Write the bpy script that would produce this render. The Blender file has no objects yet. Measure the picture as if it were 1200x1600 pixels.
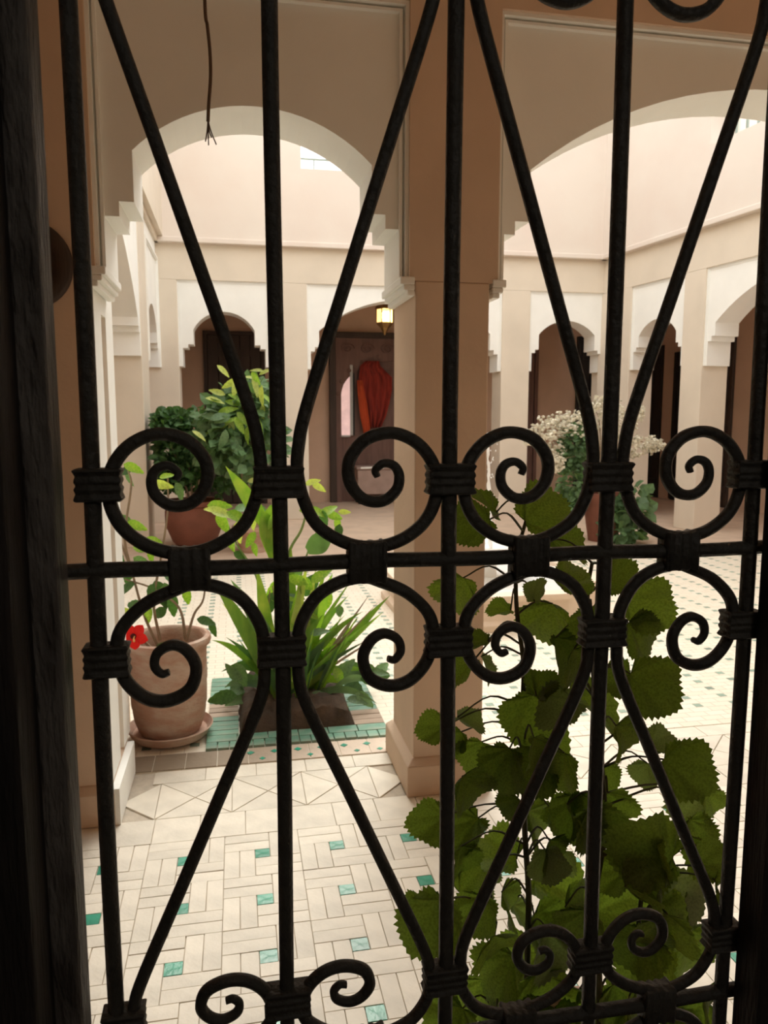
import bpy, math, random
from mathutils import Vector, Matrix
random.seed(7)
PI = math.pi
S = bpy.context.scene
COL = S.collection

# ------------------------------------------------------------------ camera
F, YAW, PITCH, EYE = 1192.0, 0.19054, 0.126137, 1.5
cam_data = bpy.data.cameras.new('camera')
cam_data.sensor_fit = 'VERTICAL'
cam_data.sensor_height = 36.0
cam_data.lens = 36.0 * F / 1600.0
cam_data.clip_start = 0.02
cam = bpy.data.objects.new('camera', cam_data)
COL.objects.link(cam)
cam.location = (0, 0, EYE)
cam.rotation_euler = (PI / 2 - PITCH, 0, -YAW)
cam_data.dof.use_dof = True
cam_data.dof.focus_distance = 0.85
cam_data.dof.aperture_fstop = 18
S.camera = cam

# ------------------------------------------------------------------ world and exposure
w = bpy.data.worlds.new('sky'); S.world = w; w.use_nodes = True
bg = w.node_tree.nodes['Background']
bg.inputs[0].default_value = (1.0, 0.975, 0.93, 1)
bg.inputs[1].default_value = 1.0
sun_d = bpy.data.lights.new('hazy_sun', 'SUN'); sun_d.energy = 1.2; sun_d.angle = math.radians(34); sun_d.color = (1.0, 0.96, 0.86)
sun = bpy.data.objects.new('hazy_sun', sun_d); COL.objects.link(sun)
sun.rotation_euler = Vector((0.20, 1.0, 1.15)).to_track_quat('Z', 'Y').to_euler()      # high, beyond the far wall
S.view_settings.view_transform = 'Standard'
S.view_settings.look = 'None'
S.view_settings.gamma = 1.0
S.view_settings.use_curve_mapping = False
S.view_settings.exposure = 1.35
S.cycles.max_bounces = 14
S.cycles.diffuse_bounces = 8

# ------------------------------------------------------------------ helpers
FW = Vector((math.sin(YAW) * math.cos(PITCH), math.cos(YAW) * math.cos(PITCH), -math.sin(PITCH)))
RT = Vector((math.cos(YAW), -math.sin(YAW), 0))
DN = FW.cross(RT)
def ray(px, py):
    return RT * ((px - 600) / F) + DN * ((py - 800) / F) + FW
def at(px, py, Y):                 # the world point at depth Y seen at a photo pixel
    d = ray(px, py)
    return Vector((0, 0, EYE)) + d * (Y / d.y)
def project(p):
    v = Vector(p) - Vector((0, 0, EYE))
    z = v.dot(FW)
    if z <= 0.05: return None
    return 600 + F * v.dot(RT) / z, 800 + F * v.dot(DN) / z

def tag(o, label=None, cat=None, group=None, kind=None):
    if label: o['label'] = label
    if cat: o['category'] = cat
    if group: o['group'] = group
    if kind: o['kind'] = kind
    return o
def empty(name, loc=(0, 0, 0), rz=0.0, parent=None, **k):
    o = bpy.data.objects.new(name, None); COL.objects.link(o)
    o.location = loc; o.rotation_euler = (0, 0, rz); o.empty_display_size = 0.1
    if parent: o.parent = parent
    return tag(o, **k)

class MB:
    def __init__(self): self.v = []; self.f = []
    def add(self, vs, fs):
        n = len(self.v); self.v += [tuple(p) for p in vs]; self.f += [tuple(i + n for i in f) for f in fs]
        return self
    def box(self, x0, x1, y0, y1, z0, z1):
        return self.add([(x0,y0,z0),(x1,y0,z0),(x1,y1,z0),(x0,y1,z0),(x0,y0,z1),(x1,y0,z1),(x1,y1,z1),(x0,y1,z1)],
                 [(0,3,2,1),(4,5,6,7),(0,1,5,4),(1,2,6,5),(2,3,7,6),(3,0,4,7)])
    def frus(self, x0, x1, y0, y1, z0, z1, c):      # box whose top is inset by c
        return self.add([(x0,y0,z0),(x1,y0,z0),(x1,y1,z0),(x0,y1,z0),(x0+c,y0+c,z1),(x1-c,y0+c,z1),(x1-c,y1-c,z1),(x0+c,y1-c,z1)],
                 [(0,3,2,1),(4,5,6,7),(0,1,5,4),(1,2,6,5),(2,3,7,6),(3,0,4,7)])
    def prism(self, poly, z0, z1):                  # polygon (x, y) extruded in z
        n = len(poly)
        return self.add([(x,y,z0) for x,y in poly] + [(x,y,z1) for x,y in poly],
                 [tuple(range(n-1,-1,-1)), tuple(range(n,2*n))] + [(i,(i+1)%n,n+(i+1)%n,n+i) for i in range(n)])
    def rings(self, rings, cap=True, closed=False):
        n = len(rings[0]); vs = [p for r in rings for p in r]; fs = []
        for k in range(len(rings)-1):
            for i in range(n):
                j = (i+1) % n
                fs.append((k*n+i, k*n+j, (k+1)*n+j, (k+1)*n+i))
        if cap: fs += [tuple(range(n-1,-1,-1)), tuple((len(rings)-1)*n+i for i in range(n))]
        return self.add(vs, fs)
    def tube(self, pts, r, n=8):
        pts = [Vector(p) for p in pts]; R = []
        up = Vector((0.13, 0.21, 1)).normalized(); prev = None
        for i, p in enumerate(pts):
            t = (pts[min(i+1, len(pts)-1)] - pts[max(i-1, 0)]).normalized()
            if prev is None:
                a = t.cross(up)
                if a.length < 1e-3: a = t.cross(Vector((1, 0, 0)))
            else: a = prev - t * prev.dot(t)
            a.normalize(); prev = a; b = t.cross(a)
            rr = r[i] if isinstance(r, (list, tuple)) else r
            R.append([p + (a*math.cos(2*PI*k/n) + b*math.sin(2*PI*k/n))*rr for k in range(n)])
        return self.rings(R)
    def lathe(self, prof, c=(0,0,0), n=32, ax='z'):  # open profile of (radius, height)
        R = []
        for r, h in prof:
            R.append([(c[0]+r*math.cos(2*PI*k/n), c[1]+r*math.sin(2*PI*k/n), c[2]+h) if ax == 'z' else
                      (c[0]+r*math.cos(2*PI*k/n), c[1]+h, c[2]-r*math.sin(2*PI*k/n)) for k in range(n)])
        return self.rings(R)
    def build(self, name, mat, parent=None, smooth=False, bevel=0, seg=2, **k):
        me = bpy.data.meshes.new(name); me.from_pydata(self.v, [], self.f); me.update()
        if mat: me.materials.append(mat)
        if smooth:
            for p in me.polygons: p.use_smooth = True
        o = bpy.data.objects.new(name, me); COL.objects.link(o)
        if parent: o.parent = parent
        if bevel:
            m = o.modifiers.new('bevel', 'BEVEL'); m.width = bevel; m.segments = seg; m.limit_method = 'ANGLE'
        if smooth:
            m = o.modifiers.new('edges', 'EDGE_SPLIT'); m.split_angle = math.radians(50)
        return tag(o, **k)
def share(me, name, parent, mw=None, loc=None, rz=0, **k):
    o = bpy.data.objects.new(name, me); COL.objects.link(o)
    if parent: o.parent = parent
    if mw is not None: o.matrix_local = mw
    if loc is not None: o.location = loc; o.rotation_euler = (0, 0, rz)
    return tag(o, **k)

def crom(pts, n=6):
    pts = [Vector(p) for p in pts]; out = []
    P = [pts[0]*2-pts[1]] + pts + [pts[-1]*2-pts[-2]]
    for i in range(1, len(P)-2):
        for k in range(n):
            t = k/n; a,b,c,d = P[i-1],P[i],P[i+1],P[i+2]
            out.append(0.5*((2*b)+(c-a)*t+(2*a-5*b+4*c-d)*t*t+(3*b-a-3*c+d)*t**3))
    out.append(pts[-1]); return out

# ------------------------------------------------------------------ materials
def mat(name, col, rough=0.8, var=0.06, scale=6, bump=0.1, bscale=60, col2=None, metal=0, spec=0.4,
        trans=0, island=0, emit=None, subs=0, grain=None):
    m = bpy.data.materials.new(name); m.use_nodes = True
    nt = m.node_tree; N = nt.nodes; L = nt.links; P = N['Principled BSDF']
    P.inputs['Roughness'].default_value = rough; P.inputs['Metallic'].default_value = metal
    P.inputs['Specular IOR Level'].default_value = spec
    tc = N.new('ShaderNodeTexCoord'); no = N.new('ShaderNodeTexNoise')
    no.inputs['Scale'].default_value = scale; no.inputs['Detail'].default_value = 5
    mp = N.new('ShaderNodeMapping'); L.new(tc.outputs['Object'], mp.inputs[0]); L.new(mp.outputs[0], no.inputs['Vector'])
    if grain: mp.inputs['Scale'].default_value = grain
    rp = N.new('ShaderNodeMix'); rp.data_type = 'RGBA'
    c2 = col2 or tuple(max(0, c*(1-var*3)) for c in col)
    rp.inputs[6].default_value = (*col, 1); rp.inputs[7].default_value = (*c2, 1)
    mr = N.new('ShaderNodeMapRange'); mr.inputs[1].default_value = 0.4; mr.inputs[2].default_value = 0.75
    L.new(no.outputs[0], mr.inputs[0]); L.new(mr.outputs[0], rp.inputs[0])
    out = rp.outputs[2]
    if island:
        g = N.new('ShaderNodeNewGeometry'); oi = N.new('ShaderNodeObjectInfo')
        ad = N.new('ShaderNodeMath'); ad.operation = 'ADD'; L.new(g.outputs['Random Per Island'], ad.inputs[0]); L.new(oi.outputs['Random'], ad.inputs[1])
        fr = N.new('ShaderNodeMath'); fr.operation = 'FRACT'; L.new(ad.outputs[0], fr.inputs[0])
        hm = N.new('ShaderNodeMapRange'); hm.inputs[3].default_value = 1-island; hm.inputs[4].default_value = 1+island*0.5
        L.new(fr.outputs[0], hm.inputs[0])
        hs = N.new('ShaderNodeHueSaturation'); L.new(out, hs.inputs['Color']); L.new(hm.outputs[0], hs.inputs['Value'])
        out = hs.outputs[0]
    L.new(out, P.inputs['Base Color'])
    if bump:
        nb = N.new('ShaderNodeTexNoise'); nb.inputs['Scale'].default_value = bscale; nb.inputs['Detail'].default_value = 6
        L.new(mp.outputs[0], nb.inputs['Vector'])
        bp = N.new('ShaderNodeBump'); bp.inputs['Strength'].default_value = bump; bp.inputs['Distance'].default_value = 0.01
        L.new(nb.outputs[0], bp.inputs['Height']); L.new(bp.outputs[0], P.inputs['Normal'])
    if trans:
        tb = N.new('ShaderNodeBsdfTranslucent'); mx = N.new('ShaderNodeMixShader'); mx.inputs[0].default_value = trans
        ml = N.new('ShaderNodeMix'); ml.data_type = 'RGBA'; ml.blend_type = 'MULTIPLY'; ml.inputs[0].default_value = 1
        L.new(out, ml.inputs[6]); ml.inputs[7].default_value = (1.5, 1.7, 0.5, 1)
        L.new(ml.outputs[2], tb.inputs[0]); L.new(P.outputs[0], mx.inputs[1]); L.new(tb.outputs[0], mx.inputs[2])
        L.new(mx.outputs[0], N['Material Output'].inputs[0])
    if emit:
        P.inputs['Emission Color'].default_value = (*emit[0], 1); P.inputs['Emission Strength'].default_value = emit[1]
    return m

M = {}
M['tan']    = mat('tan_plaster', (0.67, 0.51, 0.385), 0.85, 0.04, 3, 0.12, 40)
M['beige']  = mat('beige_plaster', (0.73, 0.655, 0.55), 0.85, 0.03, 2, 0.08, 30)
M['white']  = mat('white_plaster', (0.90, 0.91, 0.88), 0.8, 0.02, 3, 0.06, 40)
M['pink']   = mat('pink_plaster', (0.74, 0.675, 0.61), 0.85, 0.03, 1.3, 0.08, 20, col2=(0.71, 0.615, 0.55))
M['brown']  = mat('brown_plaster', (0.64, 0.46, 0.345), 0.85, 0.05, 2, 0.08, 30)
M['room']   = mat('dim_room_plaster', (0.45, 0.40, 0.34), 0.9, 0.05, 3, 0.1, 30)
M['iron']   = mat('black_iron', (0.060, 0.054, 0.046), 0.5, 0.1, 30, 0.35, 160, spec=0.3)
M['jamb']   = mat('dark_wood', (0.028, 0.021, 0.018), 0.6, 0.2, 8, 0.5, 60, col2=(0.012, 0.010, 0.009), grain=(6, 6, 0.6))
M['chip']   = mat('chipped_wood_edge', (0.16, 0.14, 0.125), 0.5, 0.3, 14, 0.8, 50, col2=(0.025, 0.018, 0.015), grain=(6, 6, 1.2))
M['tile']   = mat('cream_tile', (0.82, 0.76, 0.65), 0.45, 0.06, 9, 0.15, 50, island=0.09, spec=0.3)
M['tilepink'] = mat('pinkish_tile', (0.70, 0.58, 0.48), 0.5, 0.06, 9, 0.15, 50, island=0.12, spec=0.3)
M['green']  = mat('green_glazed_tile', (0.05, 0.36, 0.24), 0.25, 0.1, 14, 0.2, 40, island=0.35, spec=0.5)
M['greenpale'] = mat('worn_green_tile', (0.15, 0.33, 0.24), 0.4, 0.1, 9, 0.2, 40, col2=(0.36, 0.40, 0.32), island=0.25, spec=0.35)
M['grout']  = mat('grout', (0.56, 0.49, 0.40), 0.9, 0.08, 20, 0.2, 90)
M['paver']  = mat('brown_paver', (0.40, 0.31, 0.24), 0.8, 0.08, 8, 0.25, 40, island=0.12)
M['terra']  = mat('terracotta', (0.47, 0.29, 0.215), 0.85, 0.08, 9, 0.45, 45, col2=(0.58, 0.48, 0.40), grain=(1, 1, 2.2))
M['terrared'] = mat('red_terracotta', (0.24, 0.095, 0.065), 0.8, 0.08, 6, 0.2, 50)
M['soil']   = mat('soil', (0.055, 0.038, 0.026), 0.95, 0.2, 12, 0.9, 25, col2=(0.11, 0.07, 0.045))
M['wood']   = mat('carved_dark_wood', (0.17, 0.095, 0.078), 0.6, 0.1, 5, 0.3, 30, grain=(4, 4, 0.6))
M['door']   = mat('dark_brown_door', (0.055, 0.036, 0.028), 0.6, 0.1, 5, 0.3, 30, grain=(4, 4, 0.6))
M['black']  = mat('black_door', (0.018, 0.014, 0.012), 0.6, 0.1, 5, 0.2, 30)
M['red']    = mat('red_cloth', (0.27, 0.030, 0.018), 0.9, 0.15, 5, 0.4, 30, col2=(0.12, 0.013, 0.01), grain=(5, 5, 0.8))
M['orange'] = mat('orange_cloth', (0.45, 0.065, 0.018), 0.9, 0.1, 5, 0.3, 30)
M['stone']  = mat('pale_stone', (0.80, 0.66, 0.53), 0.6, 0.04, 5, 0.1, 40)
M['basin']  = mat('white_marble', (0.88, 0.87, 0.84), 0.3, 0.02, 5, 0.03, 40)
M['water']  = mat('water', (0.90, 0.93, 0.93), 0.03, 0.02, 3, 0.25, 9, spec=1.0)
M['spray']  = mat('water_spray', (0.95, 0.96, 0.97), 0.1, 0.02, 5, 0.0, 10, spec=0.9)
M['lf1']    = mat('hollyhock_leaf', (0.13, 0.18, 0.05), 0.6, 0.15, 25, 0.3, 90, trans=0.50, island=0.4, spec=0.25)
M['lf1b']   = mat('hollyhock_leaf_underside', (0.19, 0.24, 0.15), 0.7, 0.12, 25, 0.4, 90, trans=0.35, island=0.2, spec=0.2)
M['stem1']  = mat('hollyhock_stem', (0.06, 0.06, 0.022), 0.7, 0.15, 25, 0.2, 90)
M['lf2']    = mat('fresh_leaf', (0.20, 0.38, 0.05), 0.5, 0.15, 12, 0.1, 40, trans=0.35, island=0.35, col2=(0.40, 0.52, 0.10))
M['lf3']    = mat('dark_leaf', (0.08, 0.18, 0.06), 0.55, 0.15, 12, 0.1, 40, trans=0.25, island=0.4)
M['lf4']    = mat('bluish_leaf', (0.15, 0.27, 0.13), 0.5, 0.15, 12, 0.1, 40, trans=0.25, island=0.3)
M['lf5']    = mat('pale_yellow_leaf', (0.52, 0.60, 0.18), 0.5, 0.12, 12, 0.1, 40, trans=0.35, island=0.25)
M['strap']  = mat('strap_leaf', (0.15, 0.30, 0.05), 0.5, 0.2, 9, 0.1, 40, trans=0.3, island=0.4, col2=(0.26, 0.42, 0.08), grain=(3, 3, 1))
M['stem']   = mat('woody_stem', (0.32, 0.24, 0.16), 0.8, 0.1, 20, 0.2, 60)
M['gstem']  = mat('green_stem', (0.22, 0.33, 0.10), 0.7, 0.1, 20, 0.1, 60)
M['flower'] = mat('red_petal', (0.80, 0.012, 0.010), 0.6, 0.1, 20, 0.05, 40, trans=0.2)
M['dark_eye'] = mat('dark_flower_throat', (0.10, 0.004, 0.006), 0.7)
M['pollen'] = mat('pollen', (0.9, 0.45, 0.15), 0.7)
M['cream']  = mat('cream_blossom', (0.80, 0.77, 0.64), 0.8, 0.1, 30, 0.1, 60, island=0.25)
M['cable']  = mat('brown_cable', (0.12, 0.075, 0.05), 0.6, 0.1, 30, 0.1, 60)
M['brass']  = mat('aged_brass', (0.36, 0.22, 0.08), 0.4, 0.1, 30, 0.1, 60, metal=0.7)
M['glass']  = mat('lit_glass', (0.9, 0.8, 0.5), 0.3, 0.02, 30, 0.0, 60, emit=((1.0, 0.62, 0.22), 0.8))
M['bulb']   = mat('bulb', (1, 0.9, 0.6), 0.3, 0.0, 30, 0.0, 60, emit=((1.0, 0.85, 0.5), 8))
M['frost']  = mat('bright_pane', (0.75, 0.62, 0.58), 0.5, 0.12, 5, 0.0, 60, emit=((0.9, 0.55, 0.52), 0.22))
M['grey']   = mat('grey_window_frame', (0.45, 0.46, 0.45), 0.5)
M['railing'] = mat('grey_green_iron', (0.30, 0.36, 0.32), 0.6)
M['inset'] = mat('washed_out_green_inset', (0.26, 0.36, 0.29), 0.5, 0.05, 9, 0.1, 40, island=0.3)  # green greyed evenly, overexposure put into the base colour
M['walk']  = mat('tan_walk', (0.62, 0.48, 0.37), 0.6, 0.06, 4, 0.15, 30)
M['bench']  = mat('brown_seat', (0.40, 0.29, 0.25), 0.8)
# courtyard paving: cream with fine joints
m = mat('courtyard_paving', (0.80, 0.74, 0.62), 0.5, 0.04, 3, 0.1, 30, spec=0.3); M['court'] = m
nt = m.node_tree; br = nt.nodes.new('ShaderNodeTexBrick'); tc = nt.nodes.new('ShaderNodeTexCoord')
br.inputs['Scale'].default_value = 1; br.inputs['Brick Width'].default_value = 0.105; br.inputs['Row Height'].default_value = 0.0525
br.inputs['Mortar Size'].default_value = 0.0018; br.inputs['Color1'].default_value = (0.80, 0.75, 0.64, 1); br.inputs['Color2'].default_value = (0.76, 0.69, 0.57, 1)
br.inputs['Mortar'].default_value = (0.5, 0.43, 0.34, 1)
nt.links.new(tc.outputs['Object'], br.inputs['Vector']); nt.links.new(br.outputs['Color'], nt.nodes['Principled BSDF'].inputs['Base Color'])
# border band: pale tile, browner towards the left end by the pot
m = mat('two_tone_border_tile', (0.70, 0.58, 0.47), 0.6, 0.05, 8, 0.2, 40, spec=0.3, island=0.03); M['border'] = m
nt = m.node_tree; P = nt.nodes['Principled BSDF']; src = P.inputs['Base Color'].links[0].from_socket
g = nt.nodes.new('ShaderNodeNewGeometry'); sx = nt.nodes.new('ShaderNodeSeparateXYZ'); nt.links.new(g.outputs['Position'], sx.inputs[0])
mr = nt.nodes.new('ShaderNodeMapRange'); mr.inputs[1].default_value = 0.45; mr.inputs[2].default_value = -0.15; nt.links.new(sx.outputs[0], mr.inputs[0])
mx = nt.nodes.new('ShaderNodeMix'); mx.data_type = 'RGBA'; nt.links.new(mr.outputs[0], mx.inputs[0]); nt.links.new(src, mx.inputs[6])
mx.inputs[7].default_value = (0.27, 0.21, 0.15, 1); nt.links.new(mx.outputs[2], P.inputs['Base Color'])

# ------------------------------------------------------------------ arcades
def profile(cx, W, o0, o1, o2, v0, v1, v2, vs, rise, n=22):
    """left to right outline of a stepped arch opening; offsets are measured in from the panel edge"""
    a0, a1, a2 = W-o0, W-o1, W-o2
    R = (a2*a2 + rise*rise) / (2*rise); zc = vs + rise - R
    half = [(-W,v0),(-a0,v0),(-a0,v1),(-a1,v1),(-a1,v2),(-a2,v2)]
    th = math.asin(min(1, a2/R)) if R > a2 else PI/2
    if rise > a2: th = PI - math.asin(a2/R)
    arc = [(R*math.sin(-th + 2*th*k/n), zc + R*math.cos(-th + 2*th*k/n)) for k in range(n+1)]
    pts = half + arc + [(-x,z) for x,z in reversed(half)]
    return [(cx+x, z) for x,z in pts]
def arch_panel(prof, top, y0, y1, parent, mt, name='arch_panel'):
    mb = MB(); n = len(prof); vs = []
    for x,z in prof: vs += [(x,y0,z),(x,y1,z),(x,y0,top),(x,y1,top)]
    fs = []
    for i in range(n-1):
        a, b = 4*i, 4*i+4
        if abs(prof[i][0]-prof[i+1][0]) > 1e-6: fs += [(a,b,b+2,a+2),(b+1,a+1,a+3,b+3),(a+2,b+2,b+3,a+3)]
        fs.append((b,a,a+1,b+1))
    fs += [(0,2,3,1),(4*n-4,4*n-3,4*n-1,4*n-2)]
    mb.add(vs, fs)
    return mb.build(name, mt, parent)
def moulding(x0, x1, v0, top, y, parent, mt, wd=0.03, dp=0.02, name='panel_moulding'):
    for a, (i, j) in enumerate(((0, 0.012), (0.022, 0.010))):
        mb = MB(); e = i; t = wd*0.45 if a else wd*0.6; d = dp if a == 0 else dp*0.6
        mb.box(x0+e, x0+e+t, y-d, y+0.002, v0, top-e); mb.box(x1-e-t, x1-e, y-d, y+0.002, v0, top-e)
        mb.box(x0+e+t, x1-e-t, y-d, y+0.002, top-e-t, top-e)
        mb.build(name, mt, parent)

# -- front arcade (between the gallery and the courtyard)
FA = empty('wall_front', (0, 2.81, 0), kind='structure', label='near arcade wall of two stepped arches between gallery and courtyard')
def front_pier(x0, x1, ux0, ux1):
    p = MB(); p.box(x0, x1, 0, 0.39, 0, 1.99); p.build('pier', M['tan'], FA, bevel=0.006)
    u = MB(); u.box(ux0, ux1, 0, 0.39, 1.99, 3.3); u.build('upper_pier', M['tan'], FA)
    b = MB(); b.box(x0-0.03, x1+0.03, -0.03, 0.42, 0, 0.125); b.frus(x0-0.03, x1+0.03, -0.03, 0.42, 0.125, 0.15, 0.025); b.build('base_moulding', M['tan'], FA, bevel=0.004)
front_pier(0.660, 0.945, 0.637, 0.976)
front_pier(-0.765, -0.500, -0.80, -0.457)
lp = MB(); lp.box(-0.500, -0.480, 0, 0.22, 0.15, 1.99); lp.box(-0.500, -0.480, 0.32, 0.49, 0.15, 1.99); lp.box(-0.500, -0.480, 0.22, 0.32, 1.87, 1.99); lp.box(-0.480, -0.452, -0.025, 0.40, 0.0, 0.14); lp.build('jamb_lining_lit_base', M['white'], FA)  # white lining; the low white box paints the base's side as lit
MB().box(-0.765, -0.500, 0.39, 0.49, 0, 1.99).build('pier', M['tan'], FA)
front_pier(3.345, 3.63, 3.32, 3.66)
front_pier(-2.9, -2.55, -2.9, -2.55)
FP = [(0.090, 0.547, 0.030, 0.080, 0.130, 2.40, 0.172), (2.148, 1.172, 0.030, 0.082, 0.140, 2.42, 0.358)]
for cx, W, o0, o1, o2, vs, rise in FP:
    arch_panel(profile(cx, W, o0, o1, o2, 2.0, 2.18, 2.23, vs, rise), 2.95, 0.05, 0.33, FA, M['white'])
    moulding(cx-W, cx+W, 2.0, 2.95, 0.05, FA, M['white'], wd=0.022, dp=0.035)
    mb = MB()
    mb.box(cx-W, cx+W, 0, 0.39, 2.95, 3.3)
    mb.build('lintel', M['tan'], FA)
    for s in (-1, 1):                                   # stepped cushion under each springing
        x = cx + s*W
        k = MB()
        for (o, z0, z1) in ((0.034, 1.975, 2.004), (0.022, 1.955, 1.975), (0.008, 1.935, 1.955)):
            xa, xb = sorted((x, x - s*o)); 
            k.box(xa - (0.02 if s < 0 else 0), xb + (0.02 if s > 0 else 0), -0.004, 0.37, z0, z1)
        k.build('springing_moulding', M['tan'] if 0 else M['white'], FA, bevel=0.004)
MB().box(-2.55, -0.80, 0, 0.39, 0, 3.3).build('end_wall', M['tan'], FA)
up = MB(); up.box(-3.0, 7.5, 0.0, 0.34, 3.3, 6.6); up.build('upper_wall', M['pink'], FA)

# -- far arcade
BT = 3.33
BA = empty('wall_back', (0, 11.0, 0), kind='structure', label='far courtyard wall with three white stepped arches and tall pink upper wall')
T = 0.42
BP = [(-0.128, 0.617, 0.055, 0.125, 0.20, 2.17, 2.42, 2.47, 2.67, 0.25), (2.46, 1.44, 0.05, 0.11, 0.17, 2.15, 2.40, 2.46, 2.69, 0.46), (4.945, 0.605, 0.045, 0.10, 0.155, 2.16, 2.43, 2.48, 2.70, 0.21)]
piers = [(-1.45, -0.745), (0.489, 1.02), (3.90, 4.34), (5.55, 6.2)]
for x0, x1 in piers: MB().box(x0, x1, 0, T, 0, BT).build('pier', M['beige'], BA, bevel=0.01)
for cx, W, o0, o1, o2, v0, v1, v2, vs, rise in BP:
    arch_panel(profile(cx, W, o0, o1, o2, v0, v1, v2, vs, rise), BT, 0.035, T-0.02, BA, M['white'])
    moulding(cx-W, cx+W, v0, BT, 0.035, BA, M['white'], wd=0.03, dp=0.012)
MB().box(-3.2, 9.5, 0, T, BT, 3.80).build('frieze', M['beige'], BA)
MB().box(-1.45, -3.2, 0, T, 0, BT).build('end_wall', M['beige'], BA)
c = MB(); c.box(-3.2, 9.5, -0.10, T, 3.80, 3.87); c.build('cornice', M['pink'], BA, bevel=0.01)
u = MB(); ox0, ox1, oz0, oz1 = 0.955, 2.35, 4.84, 6.3
u.box(-3.2, ox0, -0.08, 0.3, 3.87, 6.6); u.box(ox1, 9.5, -0.08, 0.3, 3.87, 6.6); u.box(ox0, ox1, -0.08, 0.3, 3.87, oz0); u.box(ox0, ox1, -0.08, 0.3, oz1, 6.6)
u.build('upper_wall', M['pink'], BA)

# -- right arcade, slightly splayed
RA = empty('wall_right', (5.5, 11.0, 0), -math.radians(82), kind='structure', label='right courtyard wall of white stepped arches on beige piers')
RP = [(1.22, 0.55, 0.05, 0.11, 0.16, 2.15, 2.40, 2.46, 2.61, 0.20), (3.60, 1.45, 0.05, 0.11, 0.17, 2.12, 2.42, 2.48, 2.64, 0.48), (6.4, 1.0, 0.05, 0.11, 0.17, 2.12, 2.42, 2.48, 2.64, 0.40)]
for x0, x1 in ((-0.1, 0.67), (1.77, 2.15), (5.05, 5.4), (7.4, 9.0)): MB().box(x0, x1, 0, T, 0, 3.32).build('pier', M['beige'], RA, bevel=0.01)
for cx, W, o0, o1, o2, v0, v1, v2, vs, rise in RP:
    arch_panel(profile(cx, W, o0, o1, o2, v0, v1, v2, vs, rise), 3.32, 0.035, T-0.02, RA, M['white'])
    moulding(cx-W, cx+W, v0, 3.32, 0.035, RA, M['white'], wd=0.03, dp=0.012)
MB().box(0, 9.0, 0, T, 3.32, 3.80).build('frieze', M['beige'], RA)
MB().box(0, 9.0, -0.10, T, 3.80, 3.87).build('cornice', M['pink'], RA, bevel=0.01)
u = MB(); a0, a1, b0, b1 = 2.2, 4.3, 4.75, 6.3
u.box(0, a0, -0.08, 0.36, 3.87, 6.6); u.box(a1, 9, -0.08, 0.36, 3.87, 6.6); u.box(a0, a1, -0.08, 0.36, 3.87, b0); u.box(a0, a1, -0.08, 0.36, b1, 6.6)
u.build('upper_wall', M['pink'], RA)

# -- left arcade
LA = empty('wall_left', (-1.0, 0, 0), PI/2, kind='structure', label='left courtyard wall seen edge on with a tall white arch')
MB().box(3.21, 3.9, 0.0, T, 0, 3.8).build('pier', M['white'], LA)
MB().box(8.95, 9.6, 0, T, 0, 3.8).build('pier', M['beige'], LA, bevel=0.01)
arch_panel(profile(6.425, 2.525, 0.05, 0.11, 0.18, 2.15, 2.40, 2.46, 2.55, 0.95), 3.8, 0.01, T-0.01, LA, M['white'])
arch_panel(profile(10.3, 0.70, 0.05, 0.11, 0.18, 2.15, 2.40, 2.46, 2.60, 0.30), 3.8, 0.01, T-0.02, LA, M['white'])
moulding(9.6, 11.0, 2.15, 3.6, 0.01, LA, M['white'], wd=0.05, dp=0.03)
MB().box(3.2, 11.0, -0.03, T, 3.80, 3.87).build('cornice', M['beige'], LA)
MB().box(3.15, 10.92, -0.10, 0.3, 3.87, 6.6).build('upper_wall', M['beige'], LA)
# corner pier standing just inside the front arcade, with its low plinth
MB().box(3.30, 3.72, -0.445, 0.0, 0, 3.8).build('corner_pier', M['white'], LA, bevel=0.005)
MB().box(3.32, 3.76, -0.458, 0.0, 0, 0.30).build('plinth', M['tan'], LA, bevel=0.008)

# -- gallery shells
BG = empty('wall_back.001', (0, 0, 0), kind='structure', label='brown plaster wall at the back of the far gallery')
MB().box(-3.2, 10.5, 13.2, 13.4, 0, 3.7).build('plaster', M['brown'], BG)
SG = empty('wall_right.001', (5.5, 11.0, 0), -math.radians(82), kind='structure', label='brown plaster wall at the back of the right gallery')
MB().box(-4.0, 9.0, 2.3, 2.5, 0, 3.7).build('plaster', M['brown'], SG)
LG = empty('wall_left.001', (0, 0, 0), kind='structure', label='brown plaster wall at the back of the left gallery')
MB().box(-3.4, -3.2, 0.5, 13.4, 0, 3.7).build('plaster', M['brown'], LG)
CE = empty('ceiling', (0, 0, 0), kind='structure', label='flat ceilings over the galleries')
c = MB(); c.box(-3.4, 7.5, 0.42, 3.15, 3.30, 3.5); c.build('gallery_ceiling', M['tan'], CE)
c = MB(); c.box(-3.4, 10.5, 11.3, 13.4, 3.70, 3.87); c.build('gallery_ceiling', M['brown'], CE)
c = MB(); c.box(-3.4, -1.3, 3.15, 11.3, 3.70, 3.87); c.build('gallery_ceiling', M['brown'], CE)
c = MB(); c.prism([(5.75, 11.3), (6.95, 3.15), (10.5, 3.15), (10.5, 11.3)], 3.70, 3.87); c.build('gallery_ceiling', M['brown'], CE)
EG = empty('wall_right.002', (0, 0, 0), kind='structure', label='end wall of the near gallery')
MB().box(7.5, 7.7, 0.42, 3.2, 0, 3.5).build('plaster', M['tan'], EG)

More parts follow.
